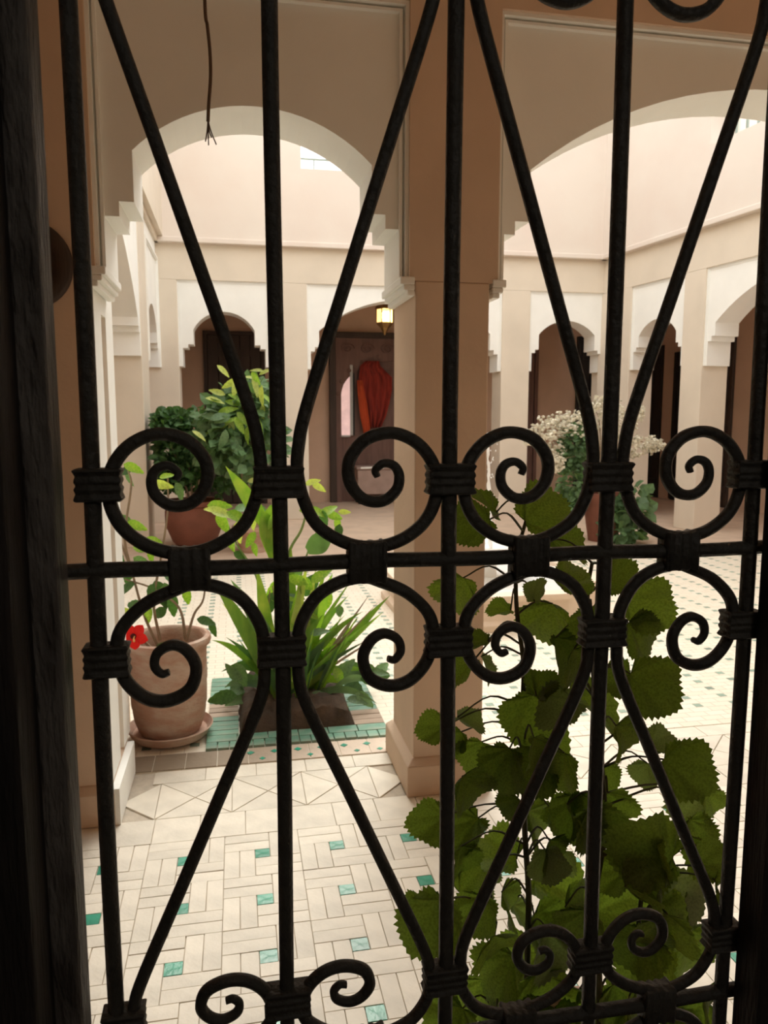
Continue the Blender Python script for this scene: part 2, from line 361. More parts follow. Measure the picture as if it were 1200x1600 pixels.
# -- the dark room and its window wall
WW = empty('wall_window', (0, 0, 0), kind='structure', label='wall of the dark room around the window')
wb = MB(); X0, X1, Z0, Z1 = -0.20, 0.47, 0.60, 1.93
wb.box(-3.4, X0, 0.28, 0.492, 0, 3.3); wb.box(X1, 7.5, 0.28, 0.492, 0, 3.3); wb.box(X0, X1, 0.28, 0.492, 0, Z0); wb.box(X0, X1, 0.28, 0.492, Z1, 3.3)
wb.build('plaster', M['room'], WW)
wo = MB(); wo.box(-3.4, X0, 0.492, 0.512, 0, 3.3); wo.box(X1, 7.5, 0.492, 0.512, 0, 3.3); wo.box(X0, X1, 0.492, 0.512, 0, Z0-.02); wo.box(X0, X1, 0.492, 0.512, Z1+.02, 3.3)
wo.build('outer_plaster', M['tan'], WW)
RM = empty('wall_room', (0, 0, 0), kind='structure', label='unlit walls of the room behind the camera')
r = MB(); r.box(-1.9, -1.8, -2.2, 0.28, 0, 3.0); r.box(2.3, 2.4, -2.2, 0.28, 0, 3.0); r.box(-1.9, 2.4, -2.3, -2.2, 0, 3.0); r.box(-1.9, 2.4, -2.3, 0.28, 3.0, 3.1)
r.build('plaster', M['room'], RM)
W1 = empty('window_1', (0.14, 0.47, 1.2), kind='structure', label='dark wooden window frame with chipped edges around the grille')
def wbox(name, x0, x1, y0, y1, z0, z1, mt, bev=0.003):
    mb = MB(); mb.box(x0-0.14, x1-0.14, y0-0.47, y1-0.47, z0-1.2, z1-1.2); return mb.build(name, mt, W1, bevel=bev)
wbox('frame_jamb', -0.121, -0.1035, 0.462, 0.491, Z0, Z1, M['chip'])
wbox('frame_jamb', -0.20, -0.119, 0.425, 0.4915, Z0, Z1, M['jamb'])
wbox('frame_jamb', 0.3765, 0.398, 0.462, 0.491, Z0, Z1, M['jamb'])
wbox('frame_jamb', 0.396, 0.47, 0.425, 0.4915, Z0, Z1, M['jamb'])
wbox('frame_head', -0.20, 0.47, 0.425, 0.491, Z1-0.04, Z1, M['jamb'])
wbox('frame_sill', -0.20, 0.47, 0.30, 0.491, Z0, Z0+0.035, M['jamb'])
wbox('sash_stile', -0.20, -0.150, 0.30, 0.42, Z0+0.03, Z1, M['jamb'], 0.01)
wbox('sash_stile', 0.425, 0.47, 0.30, 0.42, Z0+0.03, Z1, M['jamb'], 0.01)

# ------------------------------------------------------------------ floors
FL = empty('floor', (0, 0, 0), kind='structure', label='gallery and courtyard paving of cream tiles with green insets')
MB().box(-3.4, 7.5, 0.42, 3.2, -0.1, -0.006).build('grout_bed', M['grout'], FL)
MB().box(-3.4, 10.5, 3.2, 7.4, -0.1, 0.0).build('courtyard_paving', M['court'], FL)
MB().box(-3.4, 10.5, 7.4, 13.4, -0.1, 0.0).build('far_walk', M['walk'], FL)
MB().box(-1.9, 2.4, -2.3, 0.42, -0.1, 0.0).build('room_paving', M['grout'], FL)
LX, LY, P5 = -0.2034, 2.5023, 0.25829
wd = P5/5; J = 0.0007
slots = []      # (x0,x1,y0,y1,kind)
for i in range(-5, 14):
    for j in range(-6, 1):
        ox = LX + i*P5 - P5/2; oy = LY + j*P5 - P5/2
        def S_(a, b, c, d, k='t'): slots.append((ox+a*wd, ox+b*wd, oy+c*wd, oy+d*wd, k))
        S_(0,3,3,4); S_(0,3,4,5); S_(3,4,2,5); S_(4,5,2,5); S_(2,5,0,1); S_(2,5,1,2); S_(0,1,0,3); S_(1,2,0,3); S_(2,3,2,3,'g')
slots = [s for s in slots if s[2] > 0.53]
yt = LY + P5/2
for k in range(-9, 30): slots.append((k*0.165, k*0.165+0.165, yt, 2.80, 'b'))
for k in range(-9, 24): slots.append((k*0.21+0.05, k*0.21+0.26, 3.085, 3.195, 'b'))
tri = []
for k in range(-6, 17):
    x0, x1, y0, y1 = k*0.285-0.05, k*0.285+0.235, 2.80, 3.085; cx, cy = (x0+x1)/2, (y0+y1)/2
    for a, b in (((x0,y0),(x1,y0)), ((x1,y0),(x1,y1)), ((x1,y1),(x0,y1)), ((x0,y1),(x0,y0))): tri.append((a, b, (cx, cy)))
def hidden_by_pier(x, y):
    for a, b in ((0.64, 0.965), (-0.79, -0.46), (3.33, 3.65)):
        if a < x < b and 2.79 < y < 3.21: return True
    return x < -0.8 and y > 2.81
cand = []
for s in slots:
    cx, cy = (s[0]+s[1])/2, (s[2]+s[3])/2
    if hidden_by_pier(cx, cy): continue
    p = project((cx, cy, 0)); vis = p and -20 < p[0] < 1190 and p[1] < 1640 and p[0] > 90
    cand.append((0 if vis else 1, cy, s))
cand.sort(key=lambda c: (c[0], c[1]))
rest, restg, nt_, ng_ = MB(), MB(), 0, 0
for flag, _, s in cand:
    x0, x1, y0, y1, k = s; z = random.uniform(-0.0012, 0.0006); c = 0.0008
    cx, cy = (x0+x1)/2, (y0+y1)/2; r = random.uniform(-0.008, 0.008)
    g = k == 'g'
    if flag == 0 and (g or nt_ < 295):
        mb = MB(); mb.frus(x0-cx+J, x1-cx-J, y0-cy+J, y1-cy-J, -0.012, z, c)
        o = mb.build('green_tile' if g else 'tile', M['green'] if g else M['tile'], FL)
        o.location = (cx, cy, 0); o.rotation_euler = (random.uniform(-.004, .004), random.uniform(-.004, .004), r)
        nt_ += not g
    else:
        (restg if g else rest).frus(x0+J, x1-J, y0+J, y1-J, -0.012, z, c)
rest.build('outer_tiles', M['tile'], FL, kind='stuff'); restg.build('outer_green_tiles', M['green'], FL, kind='stuff')
trest = MB(); n3 = 0
for a, b, c in tri:
    cx, cy = (a[0]+b[0]+c[0])/3, (a[1]+b[1]+c[1])/3
    if hidden_by_pier(cx, cy): continue
    pts = [(x + (cx-x)*0.035, y + (cy-y)*0.035) for x, y in (a, b, c)]
    if n3 < 120:
        MB().prism([(x-cx, y-cy) for x, y in pts], -0.012, random.uniform(-0.0008, 0.0005)).build('triangular_tile', M['tile'], FL).location = (cx, cy, 0); n3 += 1
    else: trest.prism(pts, -0.012, 0)
if trest.v: trest.build('outer_triangular_tiles', M['tile'], FL, kind='stuff')
# two-tone border course in front of the bed, with green diamonds
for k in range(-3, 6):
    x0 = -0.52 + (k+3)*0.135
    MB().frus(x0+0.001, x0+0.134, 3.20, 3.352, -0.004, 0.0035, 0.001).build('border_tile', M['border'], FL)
for k in range(8):
    x = 0.03 + k*0.105; 
    for yy, dx, s in ((3.30, 0, 0.018), (3.235, 0.05, 0.014)):
        if x+dx < 0.67: MB().prism([(-s,0),(0,-s),(s,0),(0,s)], 0.0, 0.0052).build('green_diamond_tile', M['green'], FL).location = (x+dx, yy, 0)
# rows of small green insets over the courtyard
FX = 1.97
gi = MB(); ny = int((7.35-3.4)/0.108)
for j in range(ny):
    y = 3.44 + j*0.108
    for i in range(-1, 30):
        x = -0.22 + i*0.2125 + (0.0 if j % 2 else 0.0) 
        if (i + j) % 2 and j > 40: continue
        if x < -0.95 or x > 5.45 + (11-y)*0.14: continue
        if -0.2 < x < 0.72 and y < 4.35: continue
        if (x-FX)**2 + (y-5.75)**2 < 0.85**2: continue
        gi.box(x-0.021, x+0.021, y-0.019, y+0.019, -0.002, 0.0012)
gi.build('green_insets', M['inset'], FL, kind='stuff')

# ------------------------------------------------------------------ planting bed
BD = empty('planting_bed', (0.25, 3.85, 0), label='green tiled planting bed of dark soil at the courtyard edge', cat='planter')
def bedtile(x0, x1, y0, y1, mt, name):
    mb = MB(); cx, cy = (x0+x1)/2, (y0+y1)/2; mb.frus(x0-cx+.0012, x1-cx-.0012, y0-cy+.0012, y1-cy-.0012, 0, 0.012+random.uniform(0, .002), .0015)
    o = mb.build(name, mt, BD); o.location = (cx-0.25, cy-3.85, 0)
def course(x0, x1, y0, y1, nx, ny, mt, name):
    for i in range(nx):
        for j in range(ny): bedtile(x0+(x1-x0)*i/nx, x0+(x1-x0)*(i+1)/nx, y0+(y1-y0)*j/ny, y0+(y1-y0)*(j+1)/ny, mt, name)
course(-0.17, 0.68, 3.355, 3.425, 16, 1, M['green'] if 0 else M['greenpale'], 'green_tile')
course(-0.17, 0.68, 3.425, 3.50, 6, 1, M['greenpale'], 'green_tile')
course(-0.17, -0.02, 3.50, 3.72, 1, 4, M['greenpale'], 'green_tile')
course(-0.17, -0.02, 3.72, 3.90, 1, 3, M['paver'], 'brown_tile')
course(-0.17, -0.02, 3.90, 4.16, 1, 4, M['greenpale'], 'green_tile')
course(0.53, 0.68, 3.50, 3.68, 1, 3, M['paver'], 'brown_tile')
course(0.53, 0.68, 3.68, 4.16, 1, 8, M['greenpale'], 'green_tile')
course(-0.17, 0.68, 4.16, 4.30, 7, 2, M['greenpale'], 'green_tile')
sb = MB(); NX, NY = 22, 24; vs = []; fs = []
for j in range(NY+1):
    for i in range(NX+1):
        u_, v_ = i/NX, j/NY; e = min(u_, 1-u_, v_, 1-v_)
        x = -0.27+0.55*u_+random.uniform(-.006, .006); y = -0.35+0.66*v_+random.uniform(-.006, .006)
        vs.append((x, y, 0.0 if e == 0 else 0.07 + 0.05*min(1, e*8)*random.uniform(0.4, 1.2) + 0.02*math.sin(7*u_+3)*math.cos(5*v_)))
for j in range(NY):
    for i in range(NX): a = j*(NX+1)+i; fs.append((a, a+1, a+NX+2, a+NX+1))
sb.add(vs, fs); sb.build('soil', M['soil'], BD, smooth=True)

# ------------------------------------------------------------------ fountain
FX, FY = at(768, 800, 5.75).x, 5.75
FO = empty('fountain', (FX, FY, 0), label='pale octagonal fountain basin full of water behind the middle pier', cat='fountain')
def octo(r, rot=PI/8): return [(r*math.cos(rot+k*PI/4), r*math.sin(rot+k*PI/4)) for k in range(8)]
rg = [[(x,y,z) for x,y in octo(r)] for r, z in ((0.90,0.0),(0.90,0.05),(0.86,0.07),(0.84,0.20),(0.88,0.22),(0.88,0.25),(0.74,0.25),(0.72,0.10),(0.05,0.10))]
mb = MB(); mb.rings(rg); mb.build('basin', M['stone'], FO, bevel=0.006)
MB().prism(octo(0.735), 0.10, 0.215).build('water', M['water'], FO)
MB().lathe([(0.11,0.1),(0.09,0.16),(0.05,0.22),(0.045,0.36),(0.07,0.40),(0.24,0.45),(0.27,0.475),(0.26,0.485),(0.06,0.44)], n=28).build('pedestal_bowl', M['basin'], FO, smooth=True)
JX = at(766, 780, 5.75)
jt = MB(); pts = []; rr = []
for k in range(40):
    t = k/39; pts.append((-0.045*t + random.uniform(-.004, .004), random.uniform(-.004, .004), 0.44+0.92*t)); rr.append(0.019*(1-0.55*t)*random.uniform(0.6, 1.3))
jt.tube(pts, rr, 7); jo = jt.build('water_jet', M['spray'], FO, smooth=True, label='thin white jet of water')
for o in FO.children:
    if o.name.startswith(('water_jet', 'pedestal')): pass
dr = MB()
for k in range(60):
    a = random.uniform(0, 2*PI); r_ = random.uniform(0.01, 0.06); z = random.uniform(0.45, 1.3)
    x, y = r_*math.cos(a), r_*math.sin(a); s = random.uniform(0.003, 0.006)
    dr.add([(x-s,y,z),(x+s,y,z),(x,y-s,z),(x,y+s,z),(x,y,z-s*1.6),(x,y,z+s*1.6)], [(0,2,5),(2,1,5),(1,3,5),(3,0,5),(2,0,4),(1,2,4),(3,1,4),(0,3,4)])
dr.build('droplets', M['spray'], FO, kind='stuff')

# ------------------------------------------------------------------ grille
GS, GX, GZ, GY, HD = 0.1158, -0.0893, 1.402, 0.500, 0.363
HU = 0.45
UPM = [(0.0511,0.0572),(0.0525,0.0618),(0.0467,0.0662),(0.0396,0.0643),(0.0362,0.0575),(0.0382,0.0481),(0.0474,0.0409),(0.0593,0.0419),(0.0679,0.05),(0.071,0.061),(0.0682,0.0721),(0.0578,0.0827),(0.0412,0.0864),(0.0255,0.0805),(0.0147,0.0687),(0.0100,0.0539),(0.0122,0.0377),(0.0205,0.024),(0.0357,0.0137),(0.0542,0.0098),(0.0728,0.0133),(0.0911,0.0251),(0.1002,0.0420),(0.1042,0.0605),(0.1035,0.0771),(0.0974,0.1045)]
DNM = [(0.0428,-0.0686),(0.0379,-0.0696),(0.0337,-0.0637),(0.036,-0.0552),(0.0454,-0.0506),(0.0546,-0.0551),(0.06,-0.0667),(0.0554,-0.0813),(0.0413,-0.0881),(0.0269,-0.0849),(0.0154,-0.0724),(0.0108,-0.055),(0.014,-0.0382),(0.0292,-0.0228),(0.0479,-0.0141),(0.0589,-0.0108),(0.075,-0.0132),(0.0912,-0.0225),(0.1014,-0.0387),(0.1045,-0.0539),(0.1045,-0.0700),(0.1000,-0.0950)]
GR = empty('window_grille', (0.14, GY, 1.2), label='black wrought iron window grille of scrolls and collars in front of the courtyard', cat='grille')
def loc_(x, z): return Vector((GX + x - 0.14, 0, z - 1.2))
def rod(name, pts, w_, d_, parent=GR, tip=(1, 1)):
    mb = MB(); R = []; n = len(pts)
    for i, p in enumerate(pts):
        t = (pts[min(i+1, n-1)] - pts[max(i-1, 0)]).normalized(); a = Vector((t.z, 0, -t.x))
        f = 1.0
        if tip[0] != 1 and i < n*0.16: f = tip[0] + (1-tip[0])*(i/(n*0.16))**0.7
        if tip[1] != 1 and i > n*0.84: f = min(f, tip[1] + (1-tip[1])*((n-1-i)/(n*0.16))**0.7)
        ww, dd = w_/2*f, d_/2*max(f, 0.7); c = 0.42
        R.append([p + a*(ww*x) + Vector((0, dd*y, 0)) for x, y in ((1,c),(c,1),(-c,1),(-1,c),(-1,-c),(-c,-1),(c,-1),(1,-c))])
    mb.rings(R); return mb.build(name, M['iron'], parent, smooth=True)
for k in range(5):
    x = k*GS; pts = []
    zs = [Z0 + (Z1-Z0)*i/60 for i in range(61)]
    for z in zs: pts.append(loc_(x + 0.0007*math.sin(z*9+k*2), z))
    rod('vertical_bar', pts, 0.0100, 0.0102)
for z, k in ((GZ, 0), (GZ-HD, 1), (GZ-2*HD+0.02, 2), (GZ+HU, 3)):
    rod('horizontal_bar', [loc_(-0.030 + (4*GS+0.058)*i/40, z + 0.0006*math.sin(i*0.5+k)) for i in range(41)], 0.0096, 0.0110)
def sscroll(c, z0, low, zl0, high, zh0, sl=1.0, sh=1.0):
    """one S-shaped rod: spiral 'low' rising from z=zl0, spiral 'high' hanging from zh0, points in cell coords"""
    A = [(x, zl0 + z*sl) for x, z in low]; B = [(x, zh0 + z*sh) for x, z in high]
    P_ = A + [(A[-1][0]+(B[-1][0]-A[-1][0])*t, A[-1][1]+(B[-1][1]-A[-1][1])*t) for t in (0.33, 0.67)] + list(reversed(B))
    if c % 2: P_ = [(GS-x, z) for x, z in P_]
    jit = random.uniform(-0.0008, 0.0008)
    pts = crom([loc_(c*GS + x + jit, z) for x, z in P_], 6)
    rod('scroll', pts, 0.0083, 0.0083, tip=(0.5, 0.5))
rot = lambda L: [(GS-x, -z) for x, z in L]
for c in range(4):
    sscroll(c, 0, UPM, GZ, rot(UPM), GZ+HU)                         # panel above
    sscroll(c, 0, rot(DNM), GZ-HD, DNM, GZ, sl=(0.78, 0.77, 0.84, 0.88)[c])       # panel below
    sscroll(c, 0, [(GS-x, z) for x, z in UPM], GZ-2*HD+0.02, [(GS-x, z) for x, z in DNM], GZ-HD)
def collar(x, z, w_, h_, horiz, d=0.0195):
    mb = MB(); nr = 4
    R = []
    steps = 25
    for i in range(steps):
        t = i/(steps-1); e = 0.5 + 0.5*math.cos(2*PI*nr*t)      # ribs
        g = 0.0008*(1-e) + (0.0008 if i in (1, 2, steps-2, steps-3) else 0) + random.uniform(-.0002, .0002)
        if horiz: px = x - w_/2 + w_*t; R.append([loc_(px, z+sz*(h_/2+g)) + Vector((0, sy*(d/2+g), 0)) for sz, sy in ((1,1),(-1,1),(-1,-1),(1,-1))])
        else:     pz = z - h_/2 + h_*t; R.append([loc_(x+sx*(w_/2+g), pz) + Vector((0, sy*(d/2+g), 0)) for sx, sy in ((1,1),(-1,1),(-1,-1),(1,-1))])
    mb.rings(R); o = mb.build('collar', M['iron'], GR, smooth=True, bevel=0.0008, seg=1); return o
for c in range(4):
    for z in (GZ, GZ-HD, GZ-2*HD+0.02, GZ+HU): collar(c*GS+GS/2, z, 0.0262, 0.0265, True, 0.014)
for k in range(5):
    for z in (GZ+0.055, GZ-0.058, GZ-HD+(0.048 if k < 4 else 0.05), GZ-HD-0.057, GZ+HU-0.055, GZ-2*HD+0.08): collar(k*GS + (0.0045 if k == 0 else (-0.003 if k == 4 else 0)), z, 0.0305 if 0 < k < 4 else 0.0262, 0.0208, False, 0.014)

# ------------------------------------------------------------------ small things on the near gallery
wp = empty('wall_disc', (-0.671, 2.81, 2.0), label='dark round wooden disc fixed on the pier at the left window edge', cat='wall plate')
MB().lathe([(0.146,0),(0.146,-0.012),(0.135,-0.022),(0.10,-0.022),(0.092,-0.014),(0.03,-0.014),(0.025,-0.028),(0.0,-0.028)][::-1], n=40, ax='y').build('disc', M['door'], wp, smooth=True)
MB().lathe([(0.0,-0.034),(0.02,-0.032),(0.028,-0.024),(0.028,-0.014)], n=20, ax='y').build('boss', M['door'], wp, smooth=True)
hc = empty('hanging_cable', (-0.045, 2.0, 3.3), label='thin brown electric cable with frayed ends hanging from the gallery ceiling', cat='cable')
pts = [at(320, 0, 2.0), at(324, 40, 2.0), at(328, 80, 2.0), at(329, 120, 2.0), at(326, 165, 2.0), at(325, 190, 2.0)]
pts = [Vector((pts[0].x-0.01, 2.0, 3.3)), Vector((pts[0].x+0.004, 2.0, 2.8))] + pts
MB().tube([p - Vector((-0.045, 2.0, 3.3)) for p in crom(pts, 6)], 0.0042, 7).build('cord', M['cable'], hc, smooth=True)
for ex, ey in ((321, 221), (326, 227), (338, 226), (331, 215)):
    e = [at(325, 188, 2.0), at(325+(ex-325)*0.35, 205, 2.0), at(ex, ey, 2.0)]
    MB().tube([p - Vector((-0.045, 2.0, 3.3)) for p in crom(e, 4)], 0.0016, 5).build('bare_wire', M['cable'], hc, smooth=True)

# ------------------------------------------------------------------ added fill lamp behind the camera, lifts the grille from black
RL_ = empty('fill_lamp', (0.5, -1.2, 3.0), label='added bare bulb in the unseen part of the dark room, fill light for the grille', cat='lamp')
MB().tube([(0,0,0),(0,0,-.35)], .003, 6).build('cord', M['black'], RL_); MB().lathe([(0.0,-.35),(.018,-.35),(.018,-.40),(0.0,-.40)][::-1], n=16).build('socket', M['black'], RL_)
MB().lathe([(0.0,-.50),(.022,-.485),(.030,-.46),(.022,-.42),(.014,-.40)][::-1], n=16).build('bulb', M['bulb'], RL_, smooth=True)
ld = bpy.data.lights.new('fill_light', 'POINT'); ld.energy = 3.2; ld.shadow_soft_size = 0.06; ld.color = (1, 0.95, 0.88)
lo = bpy.data.objects.new('fill_light', ld); COL.objects.link(lo); lo.parent = RL_; lo.location = (0, 0, -.56)
# ------------------------------------------------------------------ leaves
def leaf_mesh(name, mt, L=1.0, W=0.5, teeth=0, heart=0.0, cup=0.1, bend=0.2, n=10, power=0.8, lobes=0):
    """leaf in the local xy plane, base at the origin, tip at +x; side rows with a fold along the midrib"""
    vs = []; fs = []
    for i in range(n+1):
        t = i/n; x = L*t; z = -bend*L*t*t
        wdt = W*(math.sin(PI*min(1, t**power))**0.8 if 0 < t < 1 else 0.0)
        if lobes: wdt *= 0.65 + 0.35*abs(math.cos(PI*lobes*t))
        vs.append((x, 0, z))
        for s in (-1, 1):
            vs.append((x, s*wdt*0.55, z + cup*wdt*0.5)); vs.append((x + (0.03*L if teeth and i % 2 else 0), s*wdt*(1.0 if not teeth or i % 2 else 0.93), z + cup*wdt - 0.1*wdt*bend))
    for i in range(n):
        a, b = 5*i, 5*i+5
        fs += [(a,b,b+1,a+1),(a+1,b+1,b+2,a+2),(a,a+3,b+3,b),(a+3,a+4,b+4,b+3)]
    me = bpy.data.meshes.new(name); me.from_pydata(vs, [], fs); me.update(); me.materials.append(mt)
    for p in me.polygons: p.use_smooth = True
    return me
def round_leaf(name, mt, seed, cup=0.12, droop=0.25, nt=34):
    """rounded, toothed, heart-based leaf, petiole joint at the origin, blade reaching +x, about one unit across"""
    rnd = random.Random(seed); vs = []; ringn = 4; K = nt*2
    ang = [-PI*0.93 + 2*PI*0.93*k/K for k in range(K+1)]
    lob = [rnd.uniform(0, 6.28) for _ in range(3)]
    def edge(a, k):
        r = 0.50 + 0.11*math.cos(a) + 0.035*math.cos(5*a+lob[0]*0.2) + 0.02*math.sin(3*a+lob[1])
        d = abs(a)/PI
        r *= 1 - 0.25*max(0, d-0.8)/0.2
        return r*(1.055 if k % 2 else 0.965)*(1+rnd.uniform(-.035, .035))
    er = [edge(a, k) for k, a in enumerate(ang)]
    cx0 = 0.30
    for j in range(1, ringn+1):
        f = j/ringn
        for k, a in enumerate(ang):
            r = er[k]*f if j == ringn else er[k]*f*(0.98 if k % 2 else 1.0)
            x = cx0*f + r*math.cos(a); y = r*math.sin(a)
            z = cup*r*r*2 + 0.30*cup/abs(cup)*abs(y)*0.8 - droop*max(0, x)**2 - 0.12*math.sin(2.2*a+lob[0])*r*r*2 + 0.035*f*math.cos(7*a)*1.2 + 0.02*math.sin(5*a+lob[2])*f
            vs.append((x, y, z))
    vs.append((0, 0, 0)); c = len(vs)-1; fs = []; m_ = K+1
    for k in range(K): fs.append((c, k, k+1))
    for j in range(ringn-1):
        for k in range(K): a = j*m_+k; fs.append((a, a+m_, a+m_+1, a+1))
    me = bpy.data.meshes.new(name); me.from_pydata(vs, [], fs); me.update(); me.materials.append(mt)
    for p in me.polygons: p.use_smooth = True
    return me
def frame(origin, xdir, nrm, s, sy=1.0):
    x = Vector(xdir).normalized(); n = Vector(nrm); n = (n - x*n.dot(x)).normalized(); y = n.cross(x)
    m4 = Matrix(((x.x, y.x, n.x, origin[0]), (x.y, y.y, n.y, origin[1]), (x.z, y.z, n.z, origin[2]), (0, 0, 0, 1)))
    return m4 @ Matrix.Diagonal((s, s*sy, s, 1))

# -- the big-leaved climber between grille and pier
HP = empty('potted_hollyhock', (0.62, 1.22, 0), label='tall dark backlit plant with large round toothed leaves right outside the grille', cat='plant')
HO = Vector((0.62, 1.22, 0))
RL = [round_leaf('toothed_leaf_blade', M['lf1'], s, cup=c, droop=d) for s, c, d in ((1, .15, .45), (2, .25, .75), (3, .07, .3), (4, .35, .95), (5, -.15, .6))]
RLb = [round_leaf('pale_leaf_blade', M['lf1b'], s, cup=.15, droop=.4) for s in (7, 8)]
stems = [[(828,1640),(824,1500),(826,1400),(820,1300),(818,1200),(816,1120),(818,1040),(808,960),(806,900),(812,850),(826,800)],
         [(935,1640),(935,1500),(930,1400),(945,1300),(940,1200),(930,1110),(925,1010),(918,930),(925,880)],
         [(1000,1640),(995,1520),(1000,1420),(1010,1380)],
         [(775,1640),(778,1550),(770,1480),(775,1440)]]
SY = [1.24, 1.16, 1.12, 1.20]
SP = []
for st, y in zip(stems, SY):
    p = [at(a, b, y) for a, b in st]
    foot = Vector((HO.x + (p[0].x-HO.x)*0.35, HO.y, 0.25))
    p = [foot] + p; cr = crom(p, 6); SP.append([at(a, b, y) for a, b in st])
    n = len(cr); MB().tube([q - HO for q in cr], [0.0068*(1-0.55*i/n) for i in range(n)], 7).build('stem', M['stem1'], HP, smooth=True)
SPF = [(i, q) for i, s in enumerate(SP) for q in crom(s, 5)]
# px, py, size px, tip direction in degrees (0 right, 90 down), roll toward/away, kind
LV = [(742,818,92,165,20,0),(765,790,70,250,60,0),(846,800,112,-30,10,2),(884,850,92,20,25,0),(715,925,98,110,15,2),(785,952,52,185,40,0),
 (858,972,120,95,15,1),(838,926,52,-80,60,5),(748,1003,56,170,45,0),(722,1042,84,150,60,0),(760,1040,60,60,70,5),(882,1018,92,60,20,1),(900,1040,95,80,30,1),
 (893,905,84,-40,30,0),(962,902,74,-50,20,0),(1008,945,104,20,15,2),(1000,992,96,45,20,1),(1014,1070,112,30,10,2),(968,1062,74,-160,35,0),(925,1100,118,10,62,1),
 (878,1105,90,160,50,5),(975,1155,88,60,35,1),(1030,1160,62,-20,40,5),(1068,1200,104,20,18,2),(1008,1208,56,100,35,5),(1085,1248,84,170,35,5),(1108,1255,66,70,30,0),
 (872,1200,92,110,25,1),(945,1215,66,90,30,0),(952,1262,96,80,20,0),(905,1270,100,100,25,1),(846,1072,66,-60,25,2),(828,1118,112,100,20,1),(680,1137,66,170,10,2),
 (730,1125,60,10,55,5),(714,1155,50,120,30,0),(745,1180,80,110,20,1),(788,1195,96,110,45,0),(838,1200,98,140,20,2),(735,1235,96,60,15,1),(727,1290,88,160,30,0),
 (676,1282,80,170,25,0),(722,1345,84,85,40,0),(782,1332,90,195,30,1),(770,1368,50,90,50,5),(838,1290,104,60,30,0),(862,1335,80,80,35,0),(880,1275,90,30,20,2),
 (875,1345,60,100,30,5),(676,1440,118,120,12,2),(738,1385,78,-20,35,2),(795,1412,88,60,40,0),(812,1425,50,40,60,5),(868,1390,118,15,58,1),(775,1485,104,80,20,1),
 (745,1560,100,110,25,0),(842,1552,138,80,15,2),(860,1455,108,40,35,1),(905,1420,96,20,40,1),(930,1290,106,70,20,0),(1020,1330,124,-160,12,2),(958,1366,72,160,40,2),
 (1000,1385,92,10,62,1),(1062,1402,104,35,20,5),(1108,1345,66,-30,35,1),(1122,1385,56,60,30,0),(912,1450,96,100,30,1),(1042,1432,80,20,50,1),(1068,1490,124,80,20,1),
 (1000,1482,98,140,25,1),(978,1562,84,160,35,1),(905,1580,108,90,30,1),(880,1620,110,60,20,0),(1108,1570,70,60,30,0),(1060,1610,90,20,20,0),(705,1600,90,140,30,0),(790,1600,100,60,20,1),(820,1500,96,150,30,1),(655,1420,60,150,30,0),
 (960,1420,90,-20,40,1),(800,1260,60,120,40,1),(860,1160,80,20,40,1)]
rl = random.Random(5)
for k in range(22):
    yy = rl.uniform(1290, 1640); xx = rl.uniform(705, 1110) + (rl.uniform(-40, 20) if yy > 1450 else 0)
    LV.append((xx, yy, rl.uniform(70, 112), rl.uniform(20, 160), rl.uniform(10, 55), rl.choice((0, 1, 1, 2, 5))))
for k in range(4): LV.append((rl.uniform(770, 950), rl.uniform(900, 1290), rl.uniform(70, 96), rl.uniform(30, 150), rl.uniform(10, 50), rl.choice((0, 1, 2))))
for i, (px, py, d, ang, roll, kd) in enumerate(LV):
    rnd = random.Random(100+i)
    best = min(SPF, key=lambda s: (project(s[1])[0]-px)**2 + (project(s[1])[1]+15-py)**2 + (s[0] % 2)*0)
    side = rnd.uniform(-0.13, 0.10); Y = best[1].y + side
    C = at(px, py, Y); a = math.radians(ang); size = d*1.0*(C - Vector((0,0,EYE))).length/F
    t = RT*math.cos(a) + DN*math.sin(a) + FW*rnd.uniform(-0.55, 0.45)
    r_ = math.radians(roll); perp = RT*(-math.sin(a)) + DN*math.cos(a)
    if perp.z < 0: perp = -perp
    nrm = -FW*math.cos(r_) + perp*math.sin(r_) + Vector((rnd.uniform(-.35, .35), 0, rnd.uniform(-.2, .2)))
    if rnd.random() < 0.35: nrm = nrm + Vector((0, 0, 0.5))
    base = C - t.normalized()*size*0.26
    me = RLb[i % 2] if kd == 5 else RL[{0: i % 3, 1: 1 + 2*(i % 2), 2: (0, 2)[i % 2]}[kd]]
    share(me, 'leaf', HP, frame(base-HO, t, nrm, size*0.77))
    node = best[1]; mid = (node+base)/2 + Vector((0, 0, 0.012 + 0.02*rnd.random()))
    MB().tube([q - HO for q in crom([node, mid, base], 4)], [0.0022]*4 + [0.0016]*5, 5).build('petiole', M['stem1'], HP, smooth=True)
pp = HP
MB().lathe([(0.10,0),(0.125,0.02),(0.155,0.20),(0.175,0.245),(0.185,0.25),(0.185,0.285),(0.165,0.29),(0.155,0.25)], n=32).build('pot', M['terra'], pp, smooth=True)
MB().lathe([(0.0,0.22),(0.15,0.252),(0.15,0.26),(0.0,0.268)], n=24).build('soil', M['soil'], pp, smooth=True)

